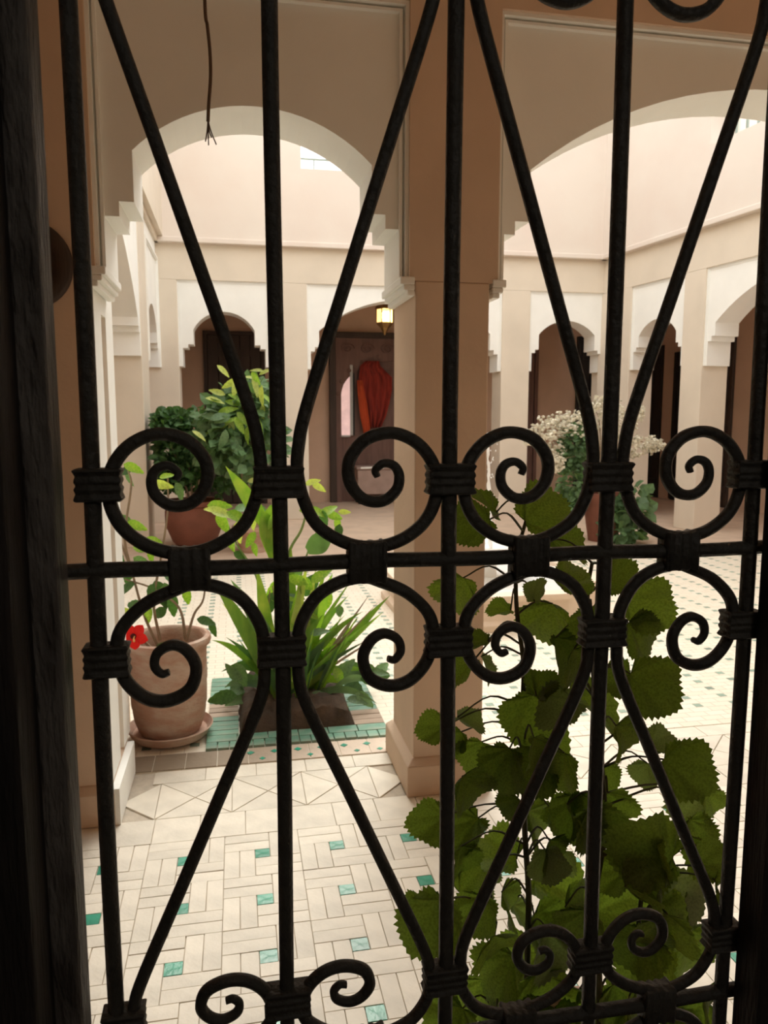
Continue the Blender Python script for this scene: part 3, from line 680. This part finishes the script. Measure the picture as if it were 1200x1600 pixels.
# -- hibiscus in the big pot
PX, PY = -0.336, 3.56
pt = empty('potted_hibiscus', (PX, PY, 0), label='sparse hibiscus with one red flower in a large weathered terracotta pot on a saucer', cat='potted plant')
MB().lathe([(0.0,0.03),(0.125,0.03),(0.143,0.05),(0.160,0.10),(0.166,0.14),(0.1665,0.155),(0.171,0.17),(0.174,0.25),(0.1735,0.27),(0.1765,0.285),(0.176,0.36),(0.1735,0.375),(0.177,0.39),(0.176,0.41),(0.180,0.446),(0.194,0.452),(0.199,0.468),(0.194,0.486),(0.176,0.490),(0.163,0.480),(0.158,0.44),(0.154,0.38)], n=56).build('pot', M['terra'], pt, smooth=True)
MB().lathe([(0.0,0.012),(0.145,0.012),(0.172,0.018),(0.192,0.055),(0.197,0.06),(0.192,0.064),(0.168,0.032),(0.0,0.028)], n=56).build('saucer', M['terra'], pt, smooth=True)
MB().lathe([(0.0,0.395),(0.09,0.40),(0.158,0.39)][::-1], n=40).build('soil', M['soil'], pt, smooth=True)
HB = pt; HBO = Vector((PX, PY, 0))
def stemline(pts, Y, r, mt, parent, org, name='stem', n=5):
    q = [at(a, b, Y if not isinstance(Y, (list, tuple)) else Y[i]) for i, (a, b) in enumerate(pts)]
    cr = crom(q, 5); k = len(cr)
    MB().tube([p - org for p in cr], [r*(1-0.55*i/k) for i in range(k)], n).build(name, mt, parent, smooth=True); return cr
G2 = [leaf_mesh('ovate_leaf_blade', M[m_], 1, w_, teeth=1, cup=c_, bend=b_, n=10, power=0.75) for m_, w_, c_, b_ in (('lf2', .24, .25, .3), ('lf3', .26, .15, .4), ('lf4', .25, .2, .5), ('lf5', .22, .25, .2))]
for pts in ([(246,1008),(225,960),(205,890),(185,835),(175,780)], [(291,1002),(303,960),(318,935),(322,880)], [(235,1012),(215,992),(205,985)], [(250,1000),(240,940),(250,880),(262,800),(262,745)], [(290,1000),(280,950),(240,920),(195,905)], [(205,890),(195,840),(205,760),(200,735)]):
    stemline(pts, 3.52, 0.0075, M['stem'], HB, HBO)
HL = [(192,735,34,170,1),(212,732,36,20,0),(200,752,30,95,2),(262,742,26,-20,0),(256,758,38,10,3),(284,770,36,60,2),(200,815,34,30,2),(215,822,36,20,0),(245,845,34,10,0),(262,860,40,0,2),
 (185,875,40,60,1),(200,900,40,100,1),(225,880,36,30,2),(190,920,44,160,1),(232,930,40,120,1),(252,930,52,60,1),(268,950,44,100,1),(245,960,38,150,1),(230,965,36,110,0),(292,935,36,90,0),(262,935,50,80,2),
 (325,970,34,10,1),(332,985,30,80,1),(205,945,44,190,1),(275,905,38,20,1),(215,855,34,200,0),(235,870,30,90,0),(180,835,26,-100,2),(250,1010,26,170,2),(188,955,42,200,3),(300,915,30,-40,0)]
for i, (px, py, d, ang, kd) in enumerate(HL):
    rnd = random.Random(i); a = math.radians(ang); Y = 3.54 + rnd.uniform(-.06, .06); C = at(px, py, Y); size = d*3.65/F
    t = RT*math.cos(a) + DN*math.sin(a) + FW*rnd.uniform(-.3, .3); nrm = -FW + Vector((rnd.uniform(-.6, .6), 0, rnd.uniform(0, 1.2)))
    share(G2[kd], 'leaf', HB, frame(C - t.normalized()*size*0.5 - HBO, t, nrm, size*0.85))
FC = at(211, 994, 3.36); fl = empty('flower', FC - HBO, parent=HB); 
pm = leaf_mesh('petal_blade', M['flower'], 1, 0.42, cup=0.3, bend=0.25, n=8, power=1.4)
for k in range(5):
    a = 2*PI*k/5 + 0.3; t = RT*math.cos(a) + DN*math.sin(a) - FW*0.25
    share(pm, 'petal', fl, frame((0, 0, 0), t, -FW, 0.058))
q0 = -FW*0.006; MB().tube([q0, q0 - FW*0.012 + DN*0.006, q0 - FW*0.025 + DN*0.018 + RT*0.006], [0.003, 0.003, 0.005], 6).build('stamen', M['pollen'], fl, smooth=True)
MB().lathe([(0.0,0),(0.012,-0.003),(0.013,0.0)], n=12, ax='y').build('throat', M['dark_eye'], fl).location = -FW*0.006 - RT*0.006

# -- strap-leaved clump in the bed
CL = empty('strap_leaf_clump', (0.26, 3.8, 0.1), label='dense clump of arching strap leaves growing in the tiled bed', cat='plant')
CLO = Vector((0.26, 3.8, 0.1))
def blade(base, tip, wid, sag, mt, side=0.0, name='leaf'):
    n = 12; mb = MB(); vs = []; fs = []
    mid = (base+tip)/2 + Vector((0, 0, sag)); d = (tip-base).normalized(); lat = d.cross(Vector((0.2, -1, 0.25))).normalized()
    lat = (lat + Vector((0, side, 0))).normalized(); nr = lat.cross(d)
    for i in range(n+1):
        t = i/n; p = base*(1-t)**2 + mid*2*t*(1-t) + tip*t*t
        w_ = wid*(0.35 + 1.0*math.sin(PI*min(1, t*0.9+0.05)))*(1-t**5)*0.7
        vs += [p - lat*w_ + nr*w_*0.25, p, p + lat*w_ + nr*w_*0.25]
    for i in range(n): a = 3*i; fs += [(a, a+1, a+4, a+3), (a+1, a+2, a+5, a+4)]
    mb.add(vs, fs); return mb
SL = [((440,1130),(395,955),20,.10,'strap'),((440,1120),(330,1000),14,.12,'strap'),((450,1130),(352,995),10,.05,'lf3'),((455,1120),(600,955),13,.02,'strap'),((470,1125),(610,930),16,.05,'strap'),((450,1130),(505,960),18,.1,'strap'),
 ((450,1130),(545,930),14,.1,'strap'),((450,1120),(568,955),12,.12,'strap'),((445,1130),(470,900),22,.06,'lf2'),((445,1130),(330,905),24,.10,'strap'),((450,1130),(360,905),26,.10,'lf4'),((440,1130),(400,880),26,.04,'lf2'),
 ((450,1130),(520,895),30,.05,'lf2'),((450,1130),(455,850),26,.02,'lf2'),((450,1130),(560,1000),12,.1,'strap'),((455,1125),(545,1010),20,.12,'lf2'),((455,1120),(585,1050),12,.10,'strap'),((455,1120),(575,1000),8,.05,'lf3'),
 ((455,1130),(592,940),6,.0,'stem'),((455,1130),(580,925),6,.0,'stem'),((460,1120),(600,990),5,.02,'stem'),((450,1110),(560,1125),14,.08,'lf2'),((455,1110),(540,1070),18,.08,'lf2'),((500,1110),(570,1150),10,.05,'lf5'),
 ((420,1100),(350,1075),22,.08,'lf4'),((430,1090),(345,1050),18,.12,'lf3'),((490,1120),(590,1100),12,.12,'lf4'),((500,1110),(590,1075),12,.14,'lf4'),((500,1110),(600,1065),9,.12,'lf4'),((485,1130),(480,1150),30,.03,'lf4'),
 ((440,1120),(490,990),26,.05,'strap'),((440,1120),(420,950),22,.06,'strap'),((450,1120),(440,930),22,.02,'lf2'),((455,1120),(510,1000),20,.06,'lf3'),((450,1120),(530,980),12,.05,'lf3'),((460,1120),(540,960),9,.05,'strap'),
 ((445,1120),(390,1010),12,.1,'lf3'),((430,1120),(378,925),26,.12,'strap'),((450,1100),(500,915),26,.1,'lf2'),((450,1110),(482,870),16,.02,'lf5'),((455,1110),(495,880),14,.02,'lf5'),((450,1110),(515,870),12,.02,'lf2'),
 ((440,1120),(370,960),10,.12,'lf5'),((440,1120),(345,940),9,.10,'lf5'),((455,1130),(550,905),9,.03,'strap'),((470,1110),(530,1040),22,.06,'lf2'),((480,1120),(520,1030),16,.04,'lf3'),((430,1120),(410,1040),16,.05,'lf3')]
for i, (b, t, wpx, sag, mk) in enumerate(SL):
    rnd = random.Random(i+40); Yb = 3.78 + rnd.uniform(-.10, .12); Yt = Yb + rnd.uniform(-.22, .22)
    bp = at(b[0]+rnd.uniform(-14, 14), b[1]-25, Yb); bp.z = max(0.09, bp.z)
    k = wpx*4.0/F/2
    blade(bp-CLO, at(t[0], t[1], Yt)-CLO, k, sag, M[mk], rnd.uniform(-.5, .5)).build('leaf', M[mk], CL, smooth=True)
for i in range(70):                                         # low filler blades
    rnd = random.Random(i+400); a = rnd.uniform(0, 2*PI); r_ = rnd.uniform(0.03, 0.16); bp = Vector((0.26+r_*math.cos(a), 3.78+r_*math.sin(a), 0.09))
    h = rnd.uniform(0.15, 0.42); tp = bp + Vector((math.cos(a)*h*0.5, math.sin(a)*h*0.35, h))
    blade(bp-CLO, tp-CLO, rnd.uniform(.006, .014), 0.05, None, rnd.uniform(-.5, .5)).build('leaf', M[rnd.choice(['strap', 'lf3', 'lf3', 'lf2'])], CL, smooth=True)
for i in range(64):                                         # broader leaves mixed through the clump
    rnd = random.Random(i+700)
    px, py = (rnd.gauss(478, 38), rnd.uniform(890, 1090)) if i < 44 else ((rnd.gauss(372, 16), rnd.uniform(1035, 1090)) if i < 53 else (rnd.gauss(572, 18), rnd.uniform(1040, 1100)))
    a = math.radians(rnd.uniform(-60, 130) if i < 53 else rnd.uniform(-40, 60)); a = PI - a if px < 450 else a
    C = at(px, py, 3.8 + rnd.uniform(-.2, .2)); size = rnd.uniform(26, 50)*4.0/F
    t = RT*math.cos(a) + DN*math.sin(a) + FW*rnd.uniform(-.4, .4)
    share(G2[(0, 0, 1, 2)[i % 4] if i < 44 else (2, 1, 2)[i % 3]], 'leaf', CL, frame(C - t.normalized()*size*0.5 - CLO, t, -FW + Vector((rnd.uniform(-.6, .6), 0, rnd.uniform(0, 1.3))), size))
for i in range(14):
    rnd = random.Random(i+60); x0 = rnd.uniform(410, 500); x1 = x0 + rnd.uniform(-60, 90); MB().tube([q - CLO for q in crom([at(x0, 1120, 3.8), at((x0+x1)/2-5, 1030, 3.8), at(x1, rnd.uniform(900, 990), 3.8+rnd.uniform(-.1, .1))], 5)], .0035, 5).build('stalk', M[rnd.choice(['gstem', 'stem'])], CL, smooth=True)
# broad-leaved stalk rising from the bed
BL = empty('broad_leaf_plant', (0.25, 4.05, 0.1), label='bright green broad-leaved stalk rising above the strap leaf clump', cat='plant'); BLO = Vector((0.25, 4.05, 0.1))
stemline([(432,1050),(440,960),(450,870),(470,830),(478,805)], 4.0, 0.012, M['gstem'], BL, BLO)
for b, t, wpx, sag, mk in (((425,840),(352,728),26,.02,'lf2'),((432,870),(408,795),40,.02,'lf2'),((430,790),(422,878),42,.03,'lf2'),((425,840),(440,790),30,.02,'lf2'),((480,860),(520,840),36,.02,'lf4'),((455,900),(470,880),26,.02,'lf4')):
    blade(at(b[0], b[1], 4.0)-BLO, at(t[0], t[1], 3.95)-BLO, wpx*4.2/F/2, sag, None, 0.2).build('leaf', M[mk], BL, smooth=True)
for i, (px, py, d, ang, kd) in enumerate([(345,790,44,0,0),(352,802,46,10,3),(375,808,44,20,0),(350,820,42,60,0),(372,835,44,90,3),(395,815,40,100,3),(410,800,40,40,2),(330,795,34,190,3),(390,845,34,120,0),(360,850,36,80,0),(385,790,40,-20,2),
     (485,795,36,-10,0),(500,800,36,20,0),(515,795,40,-40,0),(525,808,36,30,0),(505,815,36,90,1),(528,822,30,80,0),(528,835,34,100,1),(505,828,30,180,3),(540,800,24,0,3),(490,752,30,-20,3),(500,762,30,30,3),(378,870,30,30,1),(372,880,34,-20,0),(398,860,26,80,0)]):
    rnd = random.Random(i+70); a = math.radians(ang); C = at(px, py, 4.15 + rnd.uniform(-.08, .08)); size = d*4.2/F
    t = RT*math.cos(a) + DN*math.sin(a) + FW*rnd.uniform(-.3, .3)
    share(G2[kd], 'leaf', BL, frame(C - t.normalized()*size*0.5 - BLO, t, -FW + Vector((rnd.uniform(-.5, .5), 0, rnd.uniform(0, 1))), size*0.85))
stemline([(450,1000),(470,900),(490,840),(515,800)], 4.15, 0.007, M['gstem'], BL, BLO)
stemline([(430,1000),(400,900),(370,850),(350,805)], 4.15, 0.007, M['gstem'], BL, BLO)

# -- far left shrub in its red pot
p2 = empty('potted_shrub', (-0.50, 9.05, 0), label='dark green fine-leaved shrub in a round red pot against the left courtyard wall', cat='potted plant')
MB().lathe([(0.0,0.0),(0.20,0.0),(0.25,0.05),(0.33,0.25),(0.33,0.40),(0.30,0.46),(0.34,0.48),(0.34,0.53),(0.29,0.53),(0.28,0.47)], n=40).build('pot', M['terrared'], p2, smooth=True)
MB().lathe([(0.0,0.46),(0.285,0.45),(0.285,0.40)][::-1], n=24).build('soil', M['soil'], p2)
def foliage(name, mt, parent, org, blobs, n, s0, s1, W=0.35, seed=1):
    """a cloud of real little leaves"""
    rnd = random.Random(seed); mb = MB()
    for i in range(n):
        c, rx, ry, rz = rnd.choice(blobs)
        while True:
            u_ = Vector((rnd.uniform(-1, 1), rnd.uniform(-1, 1), rnd.uniform(-1, 1)))
            if u_.length < 1: break
        u_ *= (0.6 + 0.4*rnd.random())/max(u_.length, .45) if rnd.random() < .7 else 1
        p = Vector(c) + Vector((u_.x*rx, u_.y*ry, u_.z*rz)); p.x = max(p.x, -0.86); s = rnd.uniform(s0, s1)
        x = (u_*0.8 + Vector((rnd.uniform(-1, 1), rnd.uniform(-1, 1), rnd.uniform(-.8, .6)))).normalized()
        nn = Vector((rnd.uniform(-.7, .7), rnd.uniform(-1, .2), rnd.uniform(.2, 1))); nn = (nn - x*nn.dot(x)).normalized(); y = nn.cross(x)
        w_ = s*W; p -= org
        mb.add([p, p+x*s*.35+y*w_, p+x*s*.7+y*w_*.8, p+x*s-nn*s*.15, p+x*s*.7-y*w_*.8, p+x*s*.35-y*w_, p+x*s*.5-nn*s*.05],
               [(0,1,6),(1,2,6),(2,3,6),(3,4,6),(4,5,6),(5,0,6)])
    return mb.build(name, mt, parent, kind='stuff')
s1 = p2; s1o = Vector((-0.50, 9.05, 0))
for k in range(7):
    a = k*0.9; MB().tube([Vector((0.03*math.cos(a), 0.03*math.sin(a), 0.44)), Vector((0.12*math.cos(a), 0.12*math.sin(a), 0.8)), Vector((0.28*math.cos(a), 0.2*math.sin(a), 1.25))], [.014, .010, .005], 6).build('branch', M['stem'], s1, smooth=True)
foliage('foliage', M['lf3'], s1, s1o, [(at(290, 668, 9.1), .42, .35, .22), (at(262, 665, 9.1), .22, .3, .16), (at(285, 710, 9.1), .42, .35, .25), (at(320, 690, 9.1), .35, .3, .3), (at(340, 735, 9.0), .45, .3, .28), (at(270,740,9.1), .25, .3, .2)], 2600, .07, .13, .34, 3)
s2 = empty('potted_shrub', (0.16, 8.5, 0), label='tall shrub with bright yellow green leaves in front of the far left arch', cat='potted plant'); s2o = Vector((0.16, 8.5, 0))
for k, (tx, ty) in enumerate(((395, 590), (345, 640), (420, 650), (370, 690))):
    stemline([(385,870),(388,800),((385+tx)/2,740),(tx,ty)], 8.5, 0.02, M['stem'], s2, s2o, 'branch')
foliage('foliage', M['lf4'], s2, s2o, [(at(370, 660, 8.5), .38, .3, .35), (at(395, 700, 8.5), .35, .3, .35), (at(345, 690, 8.5), .3, .3, .25), (at(400,640,8.5), .22, .25, .35)], 700, .10, .19, .36, 5)
for i, (px, py, d, ang, kd) in enumerate([(350,580,26,40,3),(358,600,30,150,3),(368,605,34,100,3),(372,622,32,20,0),(338,612,28,200,3),(336,624,32,10,3),(345,648,34,-30,2),(335,668,36,170,0),(350,665,30,150,3),(362,670,30,80,3),(375,665,30,60,0),(385,640,30,90,0),
     (400,605,32,70,3),(408,620,34,95,3),(418,622,26,30,0),(410,645,30,100,3),(415,580,22,-30,3),(400,578,22,190,3),(395,590,26,0,3),(400,592,24,60,0),(350,690,36,100,2),(340,680,34,150,2),(368,700,38,70,2),(378,715,38,80,2),(392,712,34,0,2),(395,700,30,-40,2),(375,690,36,60,2),(355,640,32,-20,0),(380,655,28,50,0),(365,655,28,-20,0),(345,655,28,170,2),(385,680,28,100,0),(362,628,28,200,0),(378,600,26,-60,0),(328,650,28,200,2),(405,665,28,60,0),(312,680,26,30,3),(400,750,26,-10,3)]):
    rnd = random.Random(i+170); a = math.radians(ang); C = at(px, py, 8.2 + rnd.uniform(-.1, .1)); size = d*8.6/F
    t = RT*math.cos(a) + DN*math.sin(a) + FW*rnd.uniform(-.3, .3)
    share(G2[kd], 'leaf', s2, frame(C - t.normalized()*size*0.5 - s2o, t, -FW + Vector((rnd.uniform(-.8, .8), 0, rnd.uniform(0, 1.6))), size*0.95, 0.8))
p4 = s2
MB().lathe([(0.0,0.0),(0.15,0.0),(0.20,0.22),(0.23,0.24),(0.23,0.29),(0.19,0.29),(0.18,0.22),(0.0,0.23)], n=32).build('pot', M['terra'], p4, smooth=True)

# -- white-flowered shrub in its pot near the right corner
WX, WY = 4.32, 8.45
p3 = empty('potted_flowering_shrub', (WX, WY, 0), label='arching shrub of cream white blossom in a tall red pot near the right arches', cat='potted plant')
MB().lathe([(0.0,0.0),(0.17,0.0),(0.24,0.45),(0.27,0.50),(0.27,0.58),(0.22,0.58),(0.21,0.48),(0.0,0.50)], n=36).build('pot', M['terrared'], p3, smooth=True)
s3 = p3; s3o = Vector((WX, WY, 0))
foliage('foliage', M['lf4'], s3, s3o, [(at(895, 700, 8.4), .14, .2, .22), (at(892, 750, 8.4), .13, .2, .25), (at(900, 690, 8.4), .16, .2, .2), (at(890,790,8.4), .1, .2, .15)], 900, .05, .10, .4, 9)
foliage('low_foliage', M['lf4'], s3, s3o, [(at(985, 800, 8.2), .22, .15, .14), (at(990, 775, 8.2), .14, .15, .12), (at(975, 830, 8.2), .22, .15, .10)], 160, .12, .2, .45, 11)
BC = [(835,675,18),(850,665,22),(865,660,24),(880,655,26),(895,655,26),(870,675,26),(855,682,22),(885,672,24),(912,650,26),(905,668,24),(930,640,26),(945,650,26),(960,640,24),(975,650,24),(990,650,20),(1000,640,12),(940,665,24),(965,665,26),(985,668,22),(960,685,22),(975,690,24),(990,695,24),(1005,690,22),(1020,690,20),(1030,695,14),(1015,702,16),(860,700,18),(875,705,20),(825,690,12),(870,730,14),(885,720,18),(945,690,22),(940,625,18),(925,632,18),(998,650,12),(990,710,14),(872,718,16),(845,695,12)]
for i, (px, py, d) in enumerate(BC):
    rnd = random.Random(i+900); C = at(px, py, 8.35 + rnd.uniform(-.2, .2)) - s3o; R_ = d*0.78*8.6/F; mb = MB()
    for k in range(34):
        u_ = Vector((rnd.gauss(0, 1), rnd.gauss(0, 1), rnd.gauss(0, .7))).normalized()*R_*rnd.uniform(.35, 1); p = C + u_; s = rnd.uniform(.018, .032)
        x = Vector((rnd.uniform(-1, 1), rnd.uniform(-1, 1), rnd.uniform(-1, 1))).normalized(); y = x.cross(Vector((.3, .5, .8))).normalized(); z = x.cross(y)
        mb.add([p-x*s, p+x*s, p-y*s, p+y*s, p-z*s*.6, p+z*s*.6], [(0,2,5),(2,1,5),(1,3,5),(3,0,5),(2,0,4),(1,2,4),(3,1,4),(0,3,4)])
    mb.build('blossom_cluster', M['cream'], s3, smooth=False, kind='stuff')
    if i % 2 == 0:
        rt = Vector((rnd.uniform(-.04, .04), 0, .48)); top = C*1.0; mid = Vector((C.x*.35, C.y*.4, C.z*.95+.05))
        MB().tube(crom([rt, mid, top], 5), [.008]*5 + [.004]*6, 5).build('branch', M['stem'], s3, smooth=True)

# ------------------------------------------------------------------ far gallery doors and furniture
def hit(px, py, origin, rz, depth):        # pixel -> local (u, z) on a rotated wall plane
    d = ray(px, py); ux = Vector((math.cos(rz), math.sin(rz), 0)); uy = Vector((-math.sin(rz), math.cos(rz), 0))
    o = Vector((0, 0, EYE)) - Vector(origin); t = (depth - o.dot(uy))/d.dot(uy); p = o + d*t
    return p.dot(ux), p.z
def plank_door(name, x0, x1, z1, y, mt, parent=None, rz=0, org=None, label=None, n=4, frame_=True):
    o = empty(name, (x0, y, 0) if org is None else org, rz, kind='structure', label=label)
    w_ = x1-x0; b = 0.0 if org is None else x0; yo = 0.0 if org is None else y
    if frame_:
        f = MB(); f.box(b-.06, b, yo-.07, yo, 0, z1+.06); f.box(b+w_, b+w_+.06, yo-.07, yo, 0, z1+.06); f.box(b, b+w_, yo-.07, yo, z1, z1+.06); f.build('door_frame', mt, o)
    for k in range(n):
        MB().box(b+w_*k/n+.006, b+w_*(k+1)/n-.006, yo-.045, yo-.005, 0.02, z1-.005).build('plank', mt, o, bevel=.006)
    MB().box(b, b+w_, yo-.006, yo, 0, z1).build('door_back', mt, o)
    r_ = MB(); 
    for zz in (0.3, z1*0.5, z1-0.3): r_.box(b+.03, b+w_-.03, yo-.06, yo-.045, zz-.05, zz+.05)
    r_.build('ledge', mt, o)
    return o
plank_door('door_1', -0.44, 0.44, 2.82, 13.2, M['door'], label='dark plank door behind the far left arch', n=5)
plank_door('door_2', 6.17, 7.1, 2.85, 13.2, M['black'], label='dark door at the right of the far right arch', n=5)
plank_door('door_3', 4.95, 5.30, 2.60, 13.2, M['wood'], label='narrow reddish brown door behind the far right arch', n=2)
# carved wooden portal with its arched opening
D4 = empty('door_4', (2.75, 13.2, 0), kind='structure', label='carved dark wooden portal with arched opening behind the far middle arch')
pr = [(-1.11, 0.0), (-0.97, 0.0)] + [(0.97*math.cos(PI-k*PI/20) , 1.85+0.58*math.sin(k*PI/20)) for k in range(21)] + [(0.97, 0.0), (1.11, 0.0)]
pr = [(-1.11, 0.0), (-0.97, 0.0)] + pr[2:-2] + [(0.97, 0.0), (1.11, 0.0)]
arch_panel(pr, 2.84, -0.10, -0.02, D4, M['wood'], 'carved_panel')
fr = MB(); fr.box(-1.17, -1.06, -.14, -.02, 0, 2.9); fr.box(1.06, 1.17, -.14, -.02, 0, 2.9); fr.box(-1.06, 1.06, -.14, -.02, 2.80, 2.9); fr.build('door_frame', M['door'], D4, bevel=.008)
for k in range(6):                                          # carved rosettes and scrolls on the lintel
    x = -0.86 + k*0.345; pts = [Vector((x + 0.13*(1-t/26)*math.cos(t*.5), -.115, 2.63 + 0.10*(1-t/26)*math.sin(t*.5))) for t in range(26)]
    MB().tube(pts, .012, 5).build('carving', M['wood'], D4, smooth=True)
for k in range(21):
    a = PI*k/20; 
    if k % 2 == 0: MB().lathe([(0.0,-.03),(0.03,-.02),(0.035,0)], c=(1.02*math.cos(a), -.10, 1.87+0.66*math.sin(a)), n=10, ax='y').build('carved_boss', M['wood'], D4, smooth=True)
# niche behind the portal with its small bright window
NB = empty('wall_back.002', (2.75, 13.19, 0), kind='structure', label='reddish recess inside the carved portal')
nb = MB(); nb.box(-1.0, 1.0, -.03, -.005, 0, 2.45); nb.build('recess', M['wood'], NB)
WN = empty('window_2', at(541, 640, 13.14), kind='structure', label='narrow bright window with a grey frame left of the red cloth')
w0, w1 = at(530, 680, 13.13), at(547, 680, 13.13); zt = at(540, 585, 13.13).z; o_ = WN.location
ps = [(w0.x-o_.x, w0.z-o_.z), (w1.x-o_.x, w0.z-o_.z), (w1.x-o_.x, zt+.10-o_.z), (w0.x-o_.x+.08, zt-.18-o_.z), (w0.x-o_.x, zt-.42-o_.z)]
def slab(poly, y0, y1):
    n = len(poly); mb = MB(); mb.add([(x,y0,z) for x,z in poly]+[(x,y1,z) for x,z in poly], [tuple(range(n)), tuple(range(2*n-1,n-1,-1))]+[(i,n+i,n+(i+1)%n,(i+1)%n) for i in range(n)]); return mb
slab(ps, -.02, 0.0).build('pane', M['frost'], WN)
MB().box(w1.x-o_.x, w1.x-o_.x+.045, -.05, 0, w0.z-o_.z, zt+.16-o_.z).build('window_frame', M['grey'], WN)
MB().box(w1.x-o_.x+.045, w1.x-o_.x+.08, -.04, 0, w0.z-o_.z, zt+.16-o_.z).build('window_frame', M['black'], WN)
MB().box(w0.x-o_.x, w1.x-o_.x, -.04, 0, w0.z-o_.z-.03, w0.z-o_.z).build('window_frame', M['grey'], WN)
# draped cloths
def drape(name, outline, Y, mt, label, folds=9, amp=.025):
    """a hanging cloth: rows of (left px, right px, py) turned into a pleated sheet with thickness"""
    o = empty(name, at((outline[0][0]+outline[0][1])/2, outline[0][2], Y), label=label, cat='cloth'); org = o.location
    mb = MB(); n = 26; vs = []; fs = []
    for j, (a, b, y) in enumerate(outline):
        for i in range(n+1):
            t = i/n; p = at(a+(b-a)*t, y, Y) - org; p.y += amp*math.sin(t*folds*PI + j*.4)*min(1, .4+j*.2)
            vs.append(p)
    m_ = n+1
    for j in range(len(outline)-1):
        for i in range(n): k = j*m_+i; fs.append((k, k+m_, k+m_+1, k+1))
    mb.add(vs, fs); c = mb.build('cloth', mt, o, smooth=True)
    so = c.modifiers.new('thick', 'SOLIDIFY'); so.thickness = .008
    return o
drape('red_hanging', [(572,592,564),(563,594,572),(561,612,590),(562,612,610),(564,608,630),(568,603,650),(574,595,668)], 13.02, M['red'], 'dark red cloth draped inside the carved portal')
drape('orange_hanging', [(558,566,594),(559,569,612),(561,573,630),(563,576,650),(567,578,668),(569,577,682)], 12.97, M['orange'], 'thin orange strip of cloth hanging left of the red cloth', 3, .015)
# low covered seat below the cloths
bs = at(585, 770, 12.9); BN = empty('low_seat', (2.35, 12.95, 0), label='low brown seat with a pale edge in front of the carved portal', cat='seat')
MB().box(-.35, .75, -.22, .16, .16, .58).build('seat_box', M['bench'], BN, bevel=.02)
MB().box(-.37, .77, -.24, .17, .58, .64).build('seat_cushion', M['bench'], BN, bevel=.025)
MB().box(-.30, .1, -.255, -.235, .60, .635).build('pale_edge', M['white'], BN, bevel=.008)
for x in (-.30, .68):
    for y in (-.17, .10): MB().box(x-.03, x+.03, y-.03, y+.03, 0, .16).build('leg', M['black'], BN)
# openings of the right gallery: dark doors
rz = -math.radians(82); org = (5.5, 11.0, 0)
for i, (a, b, zt_, mk, lb) in enumerate(((1012, 1034, 2.75, 'black', 'black door in the first arch of the right wall'), (1052, 1064, 2.6, 'black', 'narrow dark doorway right of the first arch of the right wall'), (1132, 1145, 2.75, 'door', 'dark brown door in the wide arch of the right wall'))):
    ua = hit(a, 650, org, rz, 2.3)[0]; ub = hit(b, 650, org, rz, 2.3)[0]
    plank_door('door_%d' % (5+i), min(ua, ub), max(ua, ub), zt_, 2.3, M[mk], rz=rz, org=org, label=lb, n=2, frame_=False)
# lantern
lc = at(601, 495, 12.0)
LT = empty('lantern', (lc.x, lc.y, 3.7), label='lit brass lantern hanging in the far middle arch', cat='lantern')
zb = lc.z - 3.7
MB().tube([(0,0,0),(0,0,zb+.22)], .006, 6).build('chain', M['brass'], LT)
def hexr(r, z): return [(r*math.cos(k*PI/3), r*math.sin(k*PI/3), z) for k in range(6)]
mb = MB(); mb.rings([hexr(.02, zb+.26), hexr(.05, zb+.23), hexr(.13, zb+.16), hexr(.15, zb+.13), hexr(.15, zb+.11)]); mb.build('cap', M['brass'], LT)
mb = MB(); mb.rings([hexr(.13, zb-.09), hexr(.13, zb-.11), hexr(.09, zb-.15), hexr(.07, zb-.17), hexr(.03, zb-.24), hexr(.01, zb-.28)]); mb.build('bottom_cup', M['brass'], LT)
for k in range(6):
    a, b = hexr(.13, 0)[k], hexr(.13, 0)[(k+1) % 6]
    MB().tube([(a[0],a[1],zb-.1),(a[0],a[1],zb+.12)], .009, 5).build('cage_bar', M['brass'], LT)
    if k in (0, 3): continue
MB().lathe([(0.0,-.07),(0.035,-.04),(0.045,0.0),(0.035,0.05),(0.0,0.07)], c=(0,0,zb+.01), n=16).build('bulb', M['bulb'], LT, smooth=True)
gl = MB(); 
for k in (1, 2, 3, 0):
    a, b = hexr(.122, 0)[k], hexr(.122, 0)[(k+1) % 6]
    gl.add([(a[0],a[1],zb-.09),(b[0],b[1],zb-.09),(b[0],b[1],zb+.11),(a[0],a[1],zb+.11)], [(0,1,2,3)])
gl.build('glass', M['glass'], LT, label='glowing amber glass panes')

# ------------------------------------------------------------------ terrace railings in the upper openings
TR = empty('terrace_railing', (5.5, 11.0, 0), rz, label='grey green scrolled iron railing in the upper opening of the right wall', cat='railing')
for k in range(12):
    x = 2.24 + k*0.17; MB().box(x-.012, x+.012, .10, .124, 4.76, 5.75 if k else 6.25).build('post', M['railing'], TR)
    pts = [Vector((x+.08 + .075*(1-t/30)*math.cos(t*.42), .112, 5.25 + .22*(1-t/30)*math.sin(t*.42))) for t in range(30)]
    MB().tube(pts, .010, 5).build('scroll', M['railing'], TR, smooth=True)
MB().box(2.2, 4.3, .098, .126, 5.74, 5.77).build('rail', M['railing'], TR)
TR2 = empty('terrace_rail', (1.65, 11.1, 4.84), label='thin pale rail across the upper opening of the far wall', cat='railing')
MB().box(-.69, .69, -.012, .012, .17, .19).build('rail', M['railing'], TR2)
for x in (-.5, -.1, .3, .65): MB().box(x-.008, x+.008, -.010, .010, 0, .17).build('post', M['railing'], TR2)
